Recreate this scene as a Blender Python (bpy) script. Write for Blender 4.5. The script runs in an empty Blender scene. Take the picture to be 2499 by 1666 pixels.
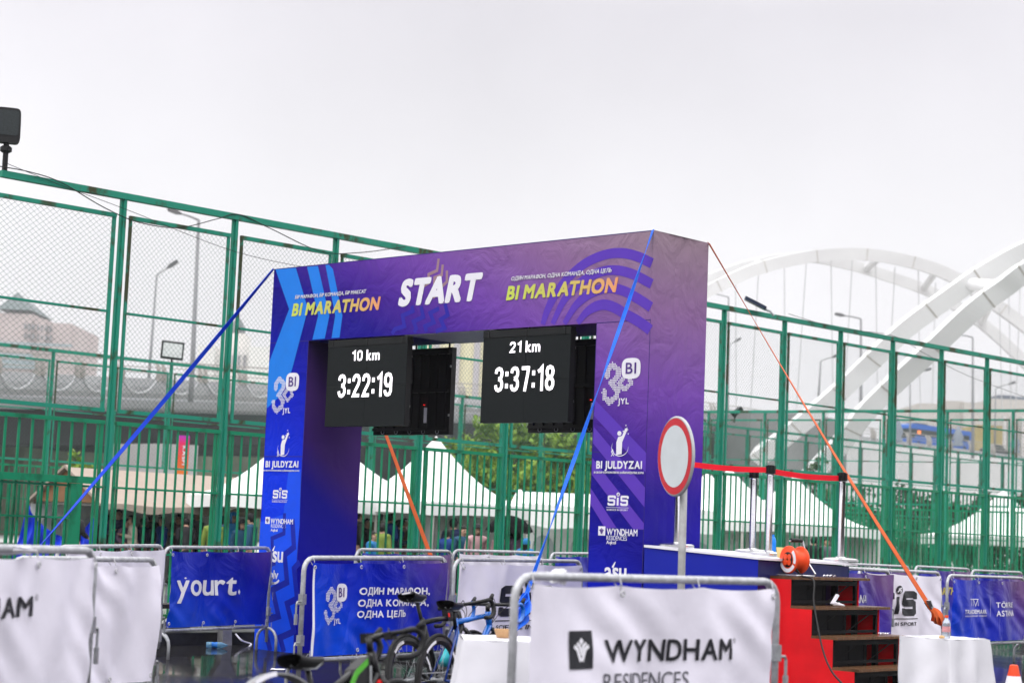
import bpy, bmesh, math, random
from mathutils import Vector as V, Matrix

scene = bpy.context.scene
COL = scene.collection

# ------------------------------------------------------------------ camera, sky, sun, exposure
PW, PH, FPX = 2499.0, 1666.0, 4518.0            # photograph size and focal length in its pixels
EYE, PITCH, ROLL = 1.42, 0.1036, 0.0405
_R = V((1, 0, 0)); _U = V((0, -math.sin(PITCH), math.cos(PITCH))); _F = V((0, math.cos(PITCH), math.sin(PITCH)))
_R2 = _R * math.cos(ROLL) + _U * math.sin(ROLL); _U2 = _U * math.cos(ROLL) - _R * math.sin(ROLL)
cam_data = bpy.data.cameras.new('camera'); cam = bpy.data.objects.new('camera', cam_data); COL.objects.link(cam)
m3 = Matrix((_R2, _U2, -_F)).transposed()
cam.matrix_world = Matrix.Translation((0, 0, EYE)) @ m3.to_4x4()
cam_data.sensor_fit = 'HORIZONTAL'; cam_data.sensor_width = 36.0; cam_data.lens = 36.0 * FPX / PW
cam_data.clip_start = 0.1; cam_data.clip_end = 5000
cam_data.dof.use_dof = True; cam_data.dof.focus_distance = 19.0; cam_data.dof.aperture_fstop = 2.4
scene.camera = cam

SUN_EL, SUN_AZ = math.radians(58), math.radians(205)
world = bpy.data.worlds.new('World'); scene.world = world; world.use_nodes = True
wn = world.node_tree.nodes; wl = world.node_tree.links
bg = wn['Background']; bg.inputs['Strength'].default_value = 0.1
sky = wn.new('ShaderNodeTexSky'); sky.sky_type = 'NISHITA'; sky.sun_disc = False
sky.sun_elevation = SUN_EL; sky.sun_rotation = SUN_AZ; sky.air_density = 1.5; sky.dust_density = 4.0
tc = wn.new('ShaderNodeTexCoord'); sep = wn.new('ShaderNodeSeparateXYZ'); wl.new(tc.outputs['Generated'], sep.inputs[0])
ramp = wn.new('ShaderNodeValToRGB'); wl.new(sep.outputs['Z'], ramp.inputs[0])        # overcast deck, brighter overhead
e = ramp.color_ramp.elements
e[0].position = 0.0; e[0].color = (0.285, 0.284, 0.298, 1); e[1].position = 1.0; e[1].color = (1.0, 1.0, 1.0, 1)
for pos, c in ((0.07, (0.308, 0.306, 0.318)), (0.16, (0.338, 0.335, 0.346)), (0.28, (0.300, 0.292, 0.311)), (0.42, (0.72, 0.715, 0.73))):
    q = ramp.color_ramp.elements.new(pos); q.color = (*c, 1)
cn = wn.new('ShaderNodeTexNoise'); cn.inputs['Scale'].default_value = 2.6; cn.inputs['Detail'].default_value = 5
wl.new(tc.outputs['Generated'], cn.inputs['Vector'])
mr = wn.new('ShaderNodeMapRange'); mr.inputs[1].default_value = .3; mr.inputs[2].default_value = .7
mr.inputs[3].default_value = 18.8; mr.inputs[4].default_value = 23.2; wl.new(cn.outputs['Fac'], mr.inputs[0])
vm = wn.new('ShaderNodeVectorMath'); vm.operation = 'SCALE'; wl.new(ramp.outputs[0], vm.inputs[0]); wl.new(mr.outputs[0], vm.inputs['Scale'])
mx = wn.new('ShaderNodeMix'); mx.data_type = 'RGBA'; mx.inputs[0].default_value = 0.96
wl.new(sky.outputs[0], mx.inputs[6]); wl.new(vm.outputs[0], mx.inputs[7]); wl.new(mx.outputs[2], bg.inputs['Color'])

sun_data = bpy.data.lights.new('sun', 'SUN'); sun_data.energy = 0.8; sun_data.angle = math.radians(30); sun_data.color = (1, .97, .94)
sun = bpy.data.objects.new('sun', sun_data); COL.objects.link(sun)
sd = V((math.sin(SUN_AZ) * math.cos(SUN_EL), math.cos(SUN_AZ) * math.cos(SUN_EL), math.sin(SUN_EL)))
sun.rotation_euler = sd.to_track_quat('Z', 'Y').to_euler()

scene.view_settings.view_transform = 'Standard'; scene.view_settings.look = 'None'
scene.view_settings.exposure = 0.42; scene.view_settings.gamma = 1.0
scene.cycles.use_denoising = True
scene.cycles.max_bounces = 8; scene.cycles.transparent_max_bounces = 16; scene.cycles.volume_bounces = 1
scene.cycles.sample_clamp_indirect = 8.0

# ------------------------------------------------------------------ measuring helpers
def ray(x, y):
    xs = (x - PW / 2) / FPX; ys = (PH / 2 - y) / FPX
    return _R2 * xs + _U2 * ys + _F
def at(x, y, D):                                  # the point D metres ahead that is seen at photo pixel x, y
    d = ray(x, y); return V((0, 0, EYE)) + d * (D / d.y)
def atz(x, y, z):
    d = ray(x, y); return V((0, 0, EYE)) + d * ((z - EYE) / d.z)
def plane_uv(x, y, O, E):                         # hit the vertical plane through O along E -> (u, z)
    d = ray(x, y); det = E.x * (-d.y) + d.x * E.y
    u = ((-O.x) * (-d.y) + d.x * (-O.y)) / det
    t = (O.y + u * E.y) / d.y
    return u, EYE + t * d.z

# ------------------------------------------------------------------ materials
def lin(c): c = c / 255.0; return c / 12.92 if c <= .04045 else ((c + .055) / 1.055) ** 2.4
def srgb(r, g, b, k=1.0): return tuple(min(.85, lin(v) * k) for v in (r, g, b))
_M = {}
def mat(name, col, rough=.55, metal=0., var=.12, scale=6., bump=0., bscale=40., spec=.25, emit=0., coat=0.):
    if name in _M: return _M[name]
    m = bpy.data.materials.new(name); m.use_nodes = True; n = m.node_tree.nodes; l = m.node_tree.links
    p = n['Principled BSDF']; _M[name] = m
    p.inputs['Roughness'].default_value = rough; p.inputs['Metallic'].default_value = metal
    p.inputs['Specular IOR Level'].default_value = spec; p.inputs['Coat Weight'].default_value = coat
    t = n.new('ShaderNodeTexCoord')
    if var > 0:
        ns = n.new('ShaderNodeTexNoise'); ns.inputs['Scale'].default_value = scale; ns.inputs['Detail'].default_value = 6
        l.new(t.outputs['Object'], ns.inputs['Vector'])
        r = n.new('ShaderNodeMapRange'); r.inputs[1].default_value = .3; r.inputs[2].default_value = .7
        r.inputs[3].default_value = 1 - var; r.inputs[4].default_value = 1 + var; l.new(ns.outputs['Fac'], r.inputs[0])
        s = n.new('ShaderNodeVectorMath'); s.operation = 'SCALE'; s.inputs[0].default_value = col; l.new(r.outputs[0], s.inputs['Scale'])
        l.new(s.outputs[0], p.inputs['Base Color'])
    else:
        p.inputs['Base Color'].default_value = (*col, 1)
    if emit:
        p.inputs['Emission Color'].default_value = (*col, 1); p.inputs['Emission Strength'].default_value = emit
    if bump:
        nb = n.new('ShaderNodeTexNoise'); nb.inputs['Scale'].default_value = bscale; nb.inputs['Detail'].default_value = 4
        l.new(t.outputs['Object'], nb.inputs['Vector'])
        b = n.new('ShaderNodeBump'); b.inputs['Strength'].default_value = bump; b.inputs['Distance'].default_value = .02
        l.new(nb.outputs['Fac'], b.inputs['Height']); l.new(b.outputs[0], p.inputs['Normal'])
    return m
def two_tone(name, c1, c2, scale, lo, hi, rough=.55, metal=0., bump=.0, stretch=(1, 1, 1), spec=.25):
    if name in _M: return _M[name]
    m = bpy.data.materials.new(name); m.use_nodes = True; n = m.node_tree.nodes; l = m.node_tree.links; _M[name] = m
    p = n['Principled BSDF']; p.inputs['Roughness'].default_value = rough; p.inputs['Metallic'].default_value = metal
    p.inputs['Specular IOR Level'].default_value = spec
    t = n.new('ShaderNodeTexCoord'); mp = n.new('ShaderNodeMapping'); mp.inputs['Scale'].default_value = stretch
    l.new(t.outputs['Object'], mp.inputs[0])
    ns = n.new('ShaderNodeTexNoise'); ns.inputs['Scale'].default_value = scale; ns.inputs['Detail'].default_value = 8; ns.inputs['Roughness'].default_value = .65
    l.new(mp.outputs[0], ns.inputs['Vector'])
    r = n.new('ShaderNodeValToRGB'); r.color_ramp.elements[0].position = lo; r.color_ramp.elements[0].color = (*c1, 1)
    r.color_ramp.elements[1].position = hi; r.color_ramp.elements[1].color = (*c2, 1)
    l.new(ns.outputs['Fac'], r.inputs[0]); l.new(r.outputs[0], p.inputs['Base Color'])
    if bump:
        b = n.new('ShaderNodeBump'); b.inputs['Strength'].default_value = bump; b.inputs['Distance'].default_value = .01
        l.new(ns.outputs['Fac'], b.inputs['Height']); l.new(b.outputs[0], p.inputs['Normal'])
    return m
def gradient(name, expr, stops, rough=.45, bump=.15, bscale=300., noise=.03):
    """printed cloth: colour ramp along a*x + b*y + c*z + d in the object's own metres"""
    if name in _M: return _M[name]
    m = bpy.data.materials.new(name); m.use_nodes = True; n = m.node_tree.nodes; l = m.node_tree.links; _M[name] = m
    p = n['Principled BSDF']; p.inputs['Roughness'].default_value = rough; p.inputs['Specular IOR Level'].default_value = .12 if rough > .5 else .3
    t = n.new('ShaderNodeTexCoord')
    d = n.new('ShaderNodeVectorMath'); d.operation = 'DOT_PRODUCT'; d.inputs[1].default_value = expr[:3]; l.new(t.outputs['Object'], d.inputs[0])
    ns = n.new('ShaderNodeTexNoise'); ns.inputs['Scale'].default_value = 90; ns.inputs['Detail'].default_value = 3; l.new(t.outputs['Object'], ns.inputs['Vector'])
    a0 = n.new('ShaderNodeMath'); a0.operation = 'MULTIPLY_ADD'; a0.inputs[1].default_value = noise * 2; a0.inputs[2].default_value = expr[3] - noise
    l.new(ns.outputs['Fac'], a0.inputs[0])
    a = n.new('ShaderNodeMath'); a.operation = 'ADD'; l.new(d.outputs['Value'], a.inputs[0]); l.new(a0.outputs[0], a.inputs[1])
    r = n.new('ShaderNodeValToRGB'); el = r.color_ramp.elements
    el[0].position = stops[0][0]; el[0].color = (*stops[0][1], 1); el[1].position = stops[-1][0]; el[1].color = (*stops[-1][1], 1)
    for pos, c in stops[1:-1]: q = el.new(pos); q.color = (*c, 1)
    l.new(a.outputs[0], r.inputs[0]); l.new(r.outputs[0], p.inputs['Base Color'])
    if bump:
        nb = n.new('ShaderNodeTexNoise'); nb.inputs['Scale'].default_value = 2.6; nb.inputs['Detail'].default_value = 7; nb.inputs['Distortion'].default_value = 1.2; l.new(t.outputs['Object'], nb.inputs['Vector'])
        b = n.new('ShaderNodeBump'); b.inputs['Strength'].default_value = bump; b.inputs['Distance'].default_value = .12
        l.new(nb.outputs['Fac'], b.inputs['Height']); l.new(b.outputs[0], p.inputs['Normal'])
    return m

# ------------------------------------------------------------------ objects
def tag(o, label=None, cat=None, group=None, kind=None):
    if label: o['label'] = label
    if cat: o['category'] = cat
    if group: o['group'] = group
    if kind: o['kind'] = kind
    return o
def thing(name, label, cat, loc=(0, 0, 0), rz=0., group=None):
    o = bpy.data.objects.new(name, None); COL.objects.link(o); o.location = loc; o.rotation_euler = (0, 0, rz)
    o.empty_display_size = .1
    return tag(o, label, cat, group)
def root_inv(o):
    m = Matrix.Identity(4)
    while o is not None:
        m = Matrix.LocRotScale(o.location, o.rotation_euler, o.scale) @ m; o = o.parent
    return m.inverted()
def copy_tree(o, parent=None):
    c = o.copy(); COL.objects.link(c)
    if parent is not None: c.parent = parent
    for ch in list(o.children): copy_tree(ch, c)
    return c

class MB:
    def __init__(s): s.v = []; s.f = []; s.m = []; s.cur = 0
    def add(s, vs, fs):
        k = len(s.v); s.v += [tuple(v) for v in vs]; s.f += [tuple(i + k for i in f) for f in fs]; s.m += [s.cur] * len(fs); return s
    def box(s, c, size, rz=0., rot=None):
        c = V(c); x, y, z = (k / 2 for k in size); M = rot if rot is not None else Matrix.Rotation(rz, 3, 'Z')
        vs = [c + M @ V((sx * x, sy * y, sz * z)) for sz in (-1, 1) for sx, sy in ((-1, -1), (1, -1), (1, 1), (-1, 1))]
        return s.add(vs, [(3, 2, 1, 0), (4, 5, 6, 7), (0, 1, 5, 4), (1, 2, 6, 5), (2, 3, 7, 6), (3, 0, 4, 7)])
    def span(s, a, b): a = V(a); b = V(b); return s.box((a + b) / 2, [abs(k) for k in (b - a)])
    def bar(s, p, q, w, h=None, up=(0, 0, 1)):
        p = V(p); q = V(q); h = w if h is None else h; d = q - p
        if d.length < 1e-6: return s
        z = d.normalized(); u = V(up)
        if abs(z.dot(u)) > .98: u = V((1, 0, 0))
        x = u.cross(z).normalized(); y = z.cross(x)
        vs = [b + x * (sx * w / 2) + y * (sy * h / 2) for b in (p, q) for sx, sy in ((-1, -1), (1, -1), (1, 1), (-1, 1))]
        return s.add(vs, [(3, 2, 1, 0), (4, 5, 6, 7), (0, 1, 5, 4), (1, 2, 6, 5), (2, 3, 7, 6), (3, 0, 4, 7)])
    def tube(s, pts, r, seg=8, closed=False, caps=True, up=None, box=False):
        pts = [V(p) for p in pts]; n = len(pts); rs = r if isinstance(r, (list, tuple)) else [r] * n
        rings = []; ref = None
        for i, p in enumerate(pts):
            a = pts[i - 1] if (i > 0 or closed) else p; b = pts[(i + 1) % n] if (i < n - 1 or closed) else p
            t = (b - a).normalized()
            if ref is None or up is not None:
                u = V(up) if up is not None else (V((0, 0, 1)) if abs(t.z) < .9 else V((1, 0, 0)))
                x = u.cross(t).normalized()
            else:
                x = (ref - t * ref.dot(t)).normalized()
            ref = x; y = t.cross(x)
            if box:
                w, h = rs[i] if isinstance(rs[i], tuple) else (rs[i], rs[i])
                rings.append([p + x * sx * w / 2 + y * sy * h / 2 for sx, sy in ((-1, -1), (1, -1), (1, 1), (-1, 1))])
            else:
                rings.append([p + (x * math.cos(2 * math.pi * k / seg) + y * math.sin(2 * math.pi * k / seg)) * rs[i] for k in range(seg)])
        sg = 4 if box else seg
        vs = [v for rg in rings for v in rg]; fs = []
        for i in range(n if closed else n - 1):
            j = (i + 1) % n
            for k in range(sg): k2 = (k + 1) % sg; fs.append((i * sg + k, i * sg + k2, j * sg + k2, j * sg + k))
        if caps and not closed: fs += [tuple(range(sg))[::-1], tuple((n - 1) * sg + k for k in range(sg))]
        return s.add(vs, fs)
    def grid(s, fn, nu, nv, close_u=False):
        vs = [fn(i / (nu if close_u else nu), j / nv) for j in range(nv + 1) for i in range(nu + (0 if close_u else 1))]
        w = nu if close_u else nu + 1
        fs = [(j * w + i, j * w + (i + 1) % w, (j + 1) * w + (i + 1) % w, (j + 1) * w + i) for j in range(nv) for i in range(nu)]
        return s.add(vs, fs)
    def lathe(s, prof, c=(0, 0, 0), seg=20, M=None):
        c = V(c); M = M or Matrix.Identity(3)
        vs = [c + M @ V((r * math.cos(2 * math.pi * k / seg), r * math.sin(2 * math.pi * k / seg), z)) for r, z in prof for k in range(seg)]
        fs = [(i * seg + k, i * seg + (k + 1) % seg, (i + 1) * seg + (k + 1) % seg, (i + 1) * seg + k) for i in range(len(prof) - 1) for k in range(seg)]
        return s.add(vs, fs)
    def ball(s, c, r, seg=10, rings=6, M=None):
        r = r if isinstance(r, (tuple, list)) else (r, r, r); c = V(c); M = M or Matrix.Identity(3); vs = []; fs = []
        for j in range(rings + 1):
            th = math.pi * j / rings
            for k in range(seg):
                ph = 2 * math.pi * k / seg
                vs.append(c + M @ V((r[0] * math.sin(th) * math.cos(ph), r[1] * math.sin(th) * math.sin(ph), r[2] * math.cos(th))))
        for j in range(rings):
            for k in range(seg): fs.append((j * seg + k, (j + 1) * seg + k, (j + 1) * seg + (k + 1) % seg, j * seg + (k + 1) % seg))
        return s.add(vs, fs)
    def ngon(s, pts): return s.add(pts, [tuple(range(len(pts)))])
    def prism(s, poly, off):                      # polygon (3-D points) given thickness along off
        n = len(poly); off = V(off); vs = [V(p) for p in poly] + [V(p) + off for p in poly]
        return s.add(vs, [tuple(range(n))[::-1], tuple(range(n, 2 * n))] + [(i, (i + 1) % n, n + (i + 1) % n, n + i) for i in range(n)])
    def build(s, name, mats, parent=None, world=False, smooth=False, fix=False):
        me = bpy.data.meshes.new(name); vs = s.v
        if world and parent is not None:
            M = root_inv(parent); vs = [tuple(M @ V(v)) for v in vs]
        me.from_pydata(vs, [], s.f); mats = mats if isinstance(mats, (list, tuple)) else [mats]
        for m in mats: me.materials.append(m)
        if len(mats) > 1: me.polygons.foreach_set('material_index', [min(k, len(mats) - 1) for k in s.m])
        if smooth: me.polygons.foreach_set('use_smooth', [True] * len(me.polygons))
        if fix:
            bm = bmesh.new(); bm.from_mesh(me); bmesh.ops.recalc_face_normals(bm, faces=bm.faces); bm.to_mesh(me); bm.free()
        me.update()
        o = bpy.data.objects.new(name, me); COL.objects.link(o)
        if parent is not None: o.parent = parent
        return o

def smooth_path(pts, n=6, closed=False):          # Catmull-Rom
    P = [V(p) for p in pts]; out = []; k = len(P)
    for i in range(k if closed else k - 1):
        a = P[i - 1] if (i or closed) else P[0] * 2 - P[1]; b = P[i]; c = P[(i + 1) % k]
        d = P[(i + 2) % k] if (closed or i + 2 < k) else P[-1] * 2 - P[-2]
        for j in range(n):
            t = j / n; out.append(b * .5 * 2 + (c - a) * .5 * t + (a * 2 - b * 5 + c * 4 - d) * .5 * t * t + (b * 3 - a - c * 3 + d) * .5 * t ** 3)
    if not closed: out.append(P[-1])
    return out

# ------------------------------------------------------------------ lettering (Blender's built-in font, laid on real surfaces)
SWAP = str.maketrans('АВЕКМНОРСТХІҮ', 'ABEKMHOPCTXIY')
_glyph = {}
def glyph(ch):
    if ch in _glyph: return _glyph[ch]
    c = bpy.data.curves.new('glyph', 'FONT'); c.body = ch; c.resolution_u = 4
    o = bpy.data.objects.new('glyph', c); COL.objects.link(o)
    me = bpy.data.meshes.new_from_object(o.evaluated_get(bpy.context.evaluated_depsgraph_get()))
    vs = [(v.co.x, v.co.y) for v in me.vertices]; fs = [tuple(p.vertices) for p in me.polygons]
    bpy.data.objects.remove(o); bpy.data.curves.remove(c); bpy.data.meshes.remove(me)
    xs = [v[0] for v in vs] or [0]; r = (vs, fs, min(xs), max(xs)); _glyph[ch] = r
    return r
KERN = {k: -.10 for k in ('AT', 'TA', 'AV', 'VA', 'AY', 'YA', 'LT', 'AУ')}; KERN.update({'RT': -.03, 'ТА': -.1, 'FA': -.08, 'PA': -.08, 'LD': 0, 'DY': -.04, 'YZ': -.02})
def text2d(s, gap=.06, bold=0., space=.28):
    """list of layers; a layer is (verts, faces): every layer gets its own height above the surface"""
    s = s.translate(SWAP); x = 0.; layers = []; base = ([], [])
    extra = ([], [])
    last = ' '
    for ch in s:
        if ch == ' ': x += space; last = ' '; continue
        x += KERN.get(last + ch, 0.); last = ch
        parts = {'Ф': 'OI', 'Қ': 'K,', 'Ö': 'Ö'}.get(ch, ch)
        g = glyph(parts[0]); w = g[3] - g[2]
        dst = base; k = len(dst[0]); dst[0].extend((a - g[2] + x, b) for a, b in g[0]); dst[1].extend(tuple(i + k for i in f) for f in g[1])
        if len(parts) > 1:
            g2 = glyph(parts[1]); w2 = g2[3] - g2[2]; dx = x + w / 2 - w2 / 2 - g2[2] if ch == 'Ф' else x + w - w2 - g2[2]
            k = len(extra[0]); extra[0].extend((a + dx, b) for a, b in g2[0]); extra[1].extend(tuple(i + k for i in f) for f in g2[1])
        x += w + gap + bold * 2
    layers.append(base)
    if extra[0]: layers.append(extra)
    if bold:
        more = []
        for dx, dy in ((1, 0), (-1, 0), (0, 1), (0, -1), (.8, .8), (-.8, .8), (.8, -.8), (-.8, -.8)):
            for vs, fs in layers: more.append(([(a + dx * bold, b + dy * bold) for a, b in vs], fs))
        layers += more
    return layers
def fit(layers, x0, y0, w, h, shear=0., cap=True):
    allv = [v for vs, fs in layers for v in vs]
    ax = min(v[0] for v in allv); bx = max(v[0] for v in allv)
    ay = 0. if cap is True else min(v[1] for v in allv); by = max(v[1] for v in allv) if cap is not None else .7
    out = []
    for vs, fs in layers:
        q = []
        for a, b in vs:
            yy = (b - ay) / (by - ay) * h
            q.append((x0 + (a - ax) / (bx - ax) * w + yy * shear, y0 + yy))
        out.append((q, fs))
    return out
def split_tris(vs, fs, mx):
    if not mx: return vs, fs
    vs = list(vs); todo = []; out = []
    for f in fs:
        for i in range(1, len(f) - 1): todo.append((f[0], f[i], f[i + 1]))
    while todo:
        a, b, c = todo.pop(); L = [((vs[p][0] - vs[q][0]) ** 2 + (vs[p][1] - vs[q][1]) ** 2, p, q, r) for p, q, r in ((a, b, c), (b, c, a), (c, a, b))]
        d, p, q, r = max(L)
        if d > mx * mx:
            vs.append(((vs[p][0] + vs[q][0]) / 2, (vs[p][1] + vs[q][1]) / 2)); k = len(vs) - 1; todo += [(p, k, r), (k, q, r)]
        else: out.append((a, b, c))
    return vs, out
def lay(mb, layers, surf, off=.002, step=.00025, mx=0.):
    for i, (vs, fs) in enumerate(layers):
        v2, f2 = split_tris(vs, fs, mx); mb.add([surf(a, b, off + i * step) for a, b in v2], f2)
def write(mb, s, surf, x0, y0, w, h, bold=0., shear=0., gap=.06, off=.002, mx=0., cap=True):
    lay(mb, fit(text2d(s, gap, bold), x0, y0, w, h, shear, cap), surf, off, mx=mx)
DIGIT = {'1': [([(.04, .76), (.16, .82), (.27, .93), (.27, 0)], False)], '2': [([(.07, .68), (.08, .80), (.15, .90), (.25, .93), (.36, .90), (.43, .80), (.43, .66), (.38, .54), (.16, .22), (.09, .08), (.47, .08)], False)],
 '3': [([(.07, .74), (.09, .85), (.16, .91), (.25, .93), (.36, .90), (.42, .80), (.42, .68), (.36, .56), (.22, .52)], False), ([(.22, .515), (.37, .47), (.43, .36), (.43, .22), (.36, .11), (.25, .07), (.14, .10), (.08, .18), (.07, .28)], False)],
 '7': [([(.02, .92), (.45, .92)], False), ([(.42, .99), (.38, .72), (.22, 0)], False)], '8': [([(.25, .93), (.37, .89), (.42, .78), (.41, .66), (.34, .56), (.25, .53), (.16, .56), (.09, .66), (.08, .78), (.13, .89)], True), ([(.25, .50), (.36, .47), (.43, .36), (.43, .22), (.37, .11), (.25, .07), (.13, .11), (.07, .22), (.07, .36), (.14, .47)], True)],
 '9': [([(.25, .93), (.37, .89), (.43, .78), (.43, .60), (.36, .48), (.25, .45), (.14, .48), (.07, .60), (.07, .78), (.13, .89)], True), ([(.43, .66), (.43, .24), (.37, .11), (.25, .07), (.14, .10), (.08, .18), (.07, .27)], False)],
 '0': [([(.25, .93), (.37, .89), (.43, .76), (.43, .24), (.37, .11), (.25, .07), (.13, .11), (.07, .24), (.07, .76), (.13, .89)], True)]}
def digits(mb, s, surf, x0, y0, w, h, t=.145, off=.002, gap=.13):
    adv = [{':': .17, '1': .34}.get(c, .5) for c in s]; tot = sum(adv) + gap * (len(s) - 1); k = w / tot; x = x0
    for c, a in zip(s, adv):
        X = lambda p: (x + p[0] * k, y0 + p[1] * h)
        if c == ':':
            for b in (.14, .62): flat(mb, [X((0, b)), X((.17, b)), X((.17, b + .19)), X((0, b + .19))], surf, off)
        for i, (P, cl) in enumerate(DIGIT.get(c, [])): stroke(mb, [X(p) for p in P], t * (k * .5 + h * .5) * 1.0, surf, off + .0004 * i, closed=cl)
        x += (a + gap) * k
def stroke(mb, pts, wd, surf, off=.002, closed=False, mx=0.):
    """flat mitred stroke along 2-D points"""
    P = [V((p[0], p[1])) for p in pts]; n = len(P); L = []; R = []; ws = wd if isinstance(wd, (list, tuple)) else [wd] * n
    for i in range(n):
        a = P[i - 1] if (i or closed) else None; b = P[(i + 1) % n] if (i < n - 1 or closed) else None
        d1 = (P[i] - a).normalized() if a is not None else (b - P[i]).normalized()
        d2 = (b - P[i]).normalized() if b is not None else d1
        n1 = V((-d1.y, d1.x)); n2 = V((-d2.y, d2.x)); m = (n1 + n2)
        m = m.normalized() if m.length > 1e-6 else n1
        k = min(2.2, 1 / max(.3, m.dot(n1))); L.append(P[i] + m * ws[i] / 2 * k); R.append(P[i] - m * ws[i] / 2 * k)
    vs = [tuple(p) for p in L + R]; fs = [(i, (i + 1) % n, n + (i + 1) % n, n + i) for i in range(n if closed else n - 1)]
    v2, f2 = split_tris(vs, fs, mx); mb.add([surf(a, b, off) for a, b in v2], f2)
def flat(mb, poly, surf, off=.002, mx=0.):
    if mx:
        bm = bmesh.new(); f = bm.faces.new([bm.verts.new((p[0], p[1], 0)) for p in poly]); bmesh.ops.triangulate(bm, faces=bm.faces[:])
        bm.verts.index_update(); vs = [tuple(v.co[:2]) for v in bm.verts]; fs = [tuple(v.index for v in f.verts) for f in bm.faces]; bm.free()
        vs, fs = split_tris(vs, fs, mx); mb.add([surf(a, b, off) for a, b in vs], fs)
    else: mb.ngon([surf(p[0], p[1], off) for p in poly])
def circ(cx, cy, rx, ry=None, n=24, a0=0., a1=2 * math.pi):
    ry = rx if ry is None else ry; k = n if a1 - a0 > 6.28 else n + 1
    return [(cx + rx * math.cos(a0 + (a1 - a0) * i / n), cy + ry * math.sin(a0 + (a1 - a0) * i / n)) for i in range(k)]
def squircle(cx, cy, rx, ry, n=32, p=3.2):
    out = []
    for i in range(n):
        a = 2 * math.pi * i / n; c, s = math.cos(a), math.sin(a)
        out.append((cx + rx * math.copysign(abs(c) ** (2 / p), c), cy + ry * math.copysign(abs(s) ** (2 / p), s)))
    return out

# emblems: drawn in a box x0, y0, w, h of the surface
def emblem_thirty(white, ink, surf, x0, y0, w, h, mx=0.):
    N = lambda a, b: (x0 + a * w, y0 + b * h)
    three = [(.13, .63), (.13, .76), (.25, .86), (.41, .75), (.41, .61), (.23, .47), (.42, .31), (.38, .17), (.2, .06), (.07, .17), (.06, .29)]
    zero = [(.58, .60), (.44, .46), (.59, .32), (.77, .46), (.7, .55)]
    def near(p, path, t):
        best = 9
        for i in range(len(path) - 1):
            a = V((path[i][0], path[i][1] * h / w)); b = V((path[i + 1][0], path[i + 1][1] * h / w)); q = V((p[0], p[1] * h / w)); d = b - a
            k = max(0, min(1, (q - a).dot(d) / d.length_squared)); best = min(best, (q - a - d * k).length)
        return best < t
    st = .036; r = st * .36; b = 0.
    while b < h / w:
        a = 0.
        while a < .82:
            p = (a, b * w / h)
            if near(p, three, .062) or near(p, zero, .046):
                cx, cy = x0 + a * w, y0 + b * w
                flat(white, [(cx - r * w, cy - r * w), (cx + r * w, cy - r * w), (cx + r * w, cy + r * w), (cx - r * w, cy + r * w)], surf, .002)
            a += st
        b += st
    flat(white, squircle(x0 + .745 * w, y0 + .775 * h, .245 * w, .225 * h), surf, .0035, mx)
    write(ink, 'BI', surf, x0 + .61 * w, y0 + .665 * h, .27 * w, .235 * h, bold=.01, gap=.13, off=.0055)
    write(white, 'JYL', surf, x0 + .43 * w, y0 + .01 * h, .285 * w, .125 * h, bold=.025, gap=.1)
def star(cx, cy, r, n=5, rot=.3):
    return [(cx + (r if i % 2 == 0 else r * .42) * math.sin(rot + math.pi * i / n), cy + (r if i % 2 == 0 else r * .42) * math.cos(rot + math.pi * i / n)) for i in range(2 * n)]
def emblem_child(white, surf, x0, y0, w, h):
    N = lambda a, b: (x0 + a * w, y0 + b * h)
    stroke(white, [N(.52 + .47 * math.cos(t), .30 + .27 * math.sin(t)) for t in [math.radians(k) for k in range(150, 372, 12)]], [.006 * w + .03 * w * math.sin(math.pi * i / 18) for i in range(19)], surf)
    flat(white, [N(.33, .06), N(.31, .45), N(.40, .62), N(.62, .66), N(.78, .88), N(.90, .84), N(.74, .60), N(.64, .46), N(.63, .09)], surf, .003)
    flat(white, [N(.47 + .12 * math.cos(t), .735 + .075 * math.sin(t)) for t in [k * math.pi / 8 for k in range(16)]], surf, .0042)
    for a, b, r in ((.86, .85, .12), (.82, .98, .05), (.97, .72, .05), (.68, .8, .05)): flat(white, star(x0 + a * w, y0 + b * h, r * w), surf, .0034)
    stroke(white, [N(.05, .02), N(.17, .14), N(.12, .23), N(.05, .16), N(.2, .03)], .035 * w, surf, .0045)
def emblem_w(dark, light, surf, x0, y0, w, h, mx=0.):
    flat(dark, [(x0, y0), (x0 + w, y0), (x0 + w, y0 + h), (x0, y0 + h)], surf, .002, mx)
    N = lambda a, b: (x0 + a * w, y0 + b * h)
    o = .006
    stroke(light, [N(.2, .60), N(.34, .52), N(.47, .2)], .11 * w, surf, o)
    stroke(light, [N(.8, .60), N(.66, .52), N(.53, .2)], .11 * w, surf, o + .0006)
    stroke(light, [N(.31, .68), N(.43, .6), N(.53, .36)], .09 * w, surf, o + .0012)
    stroke(light, [N(.69, .68), N(.57, .6), N(.52, .45)], .09 * w, surf, o + .0018)
    flat(light, [N(.5, .62), N(.6, .73), N(.5, .82), N(.4, .73)], surf, o)
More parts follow.
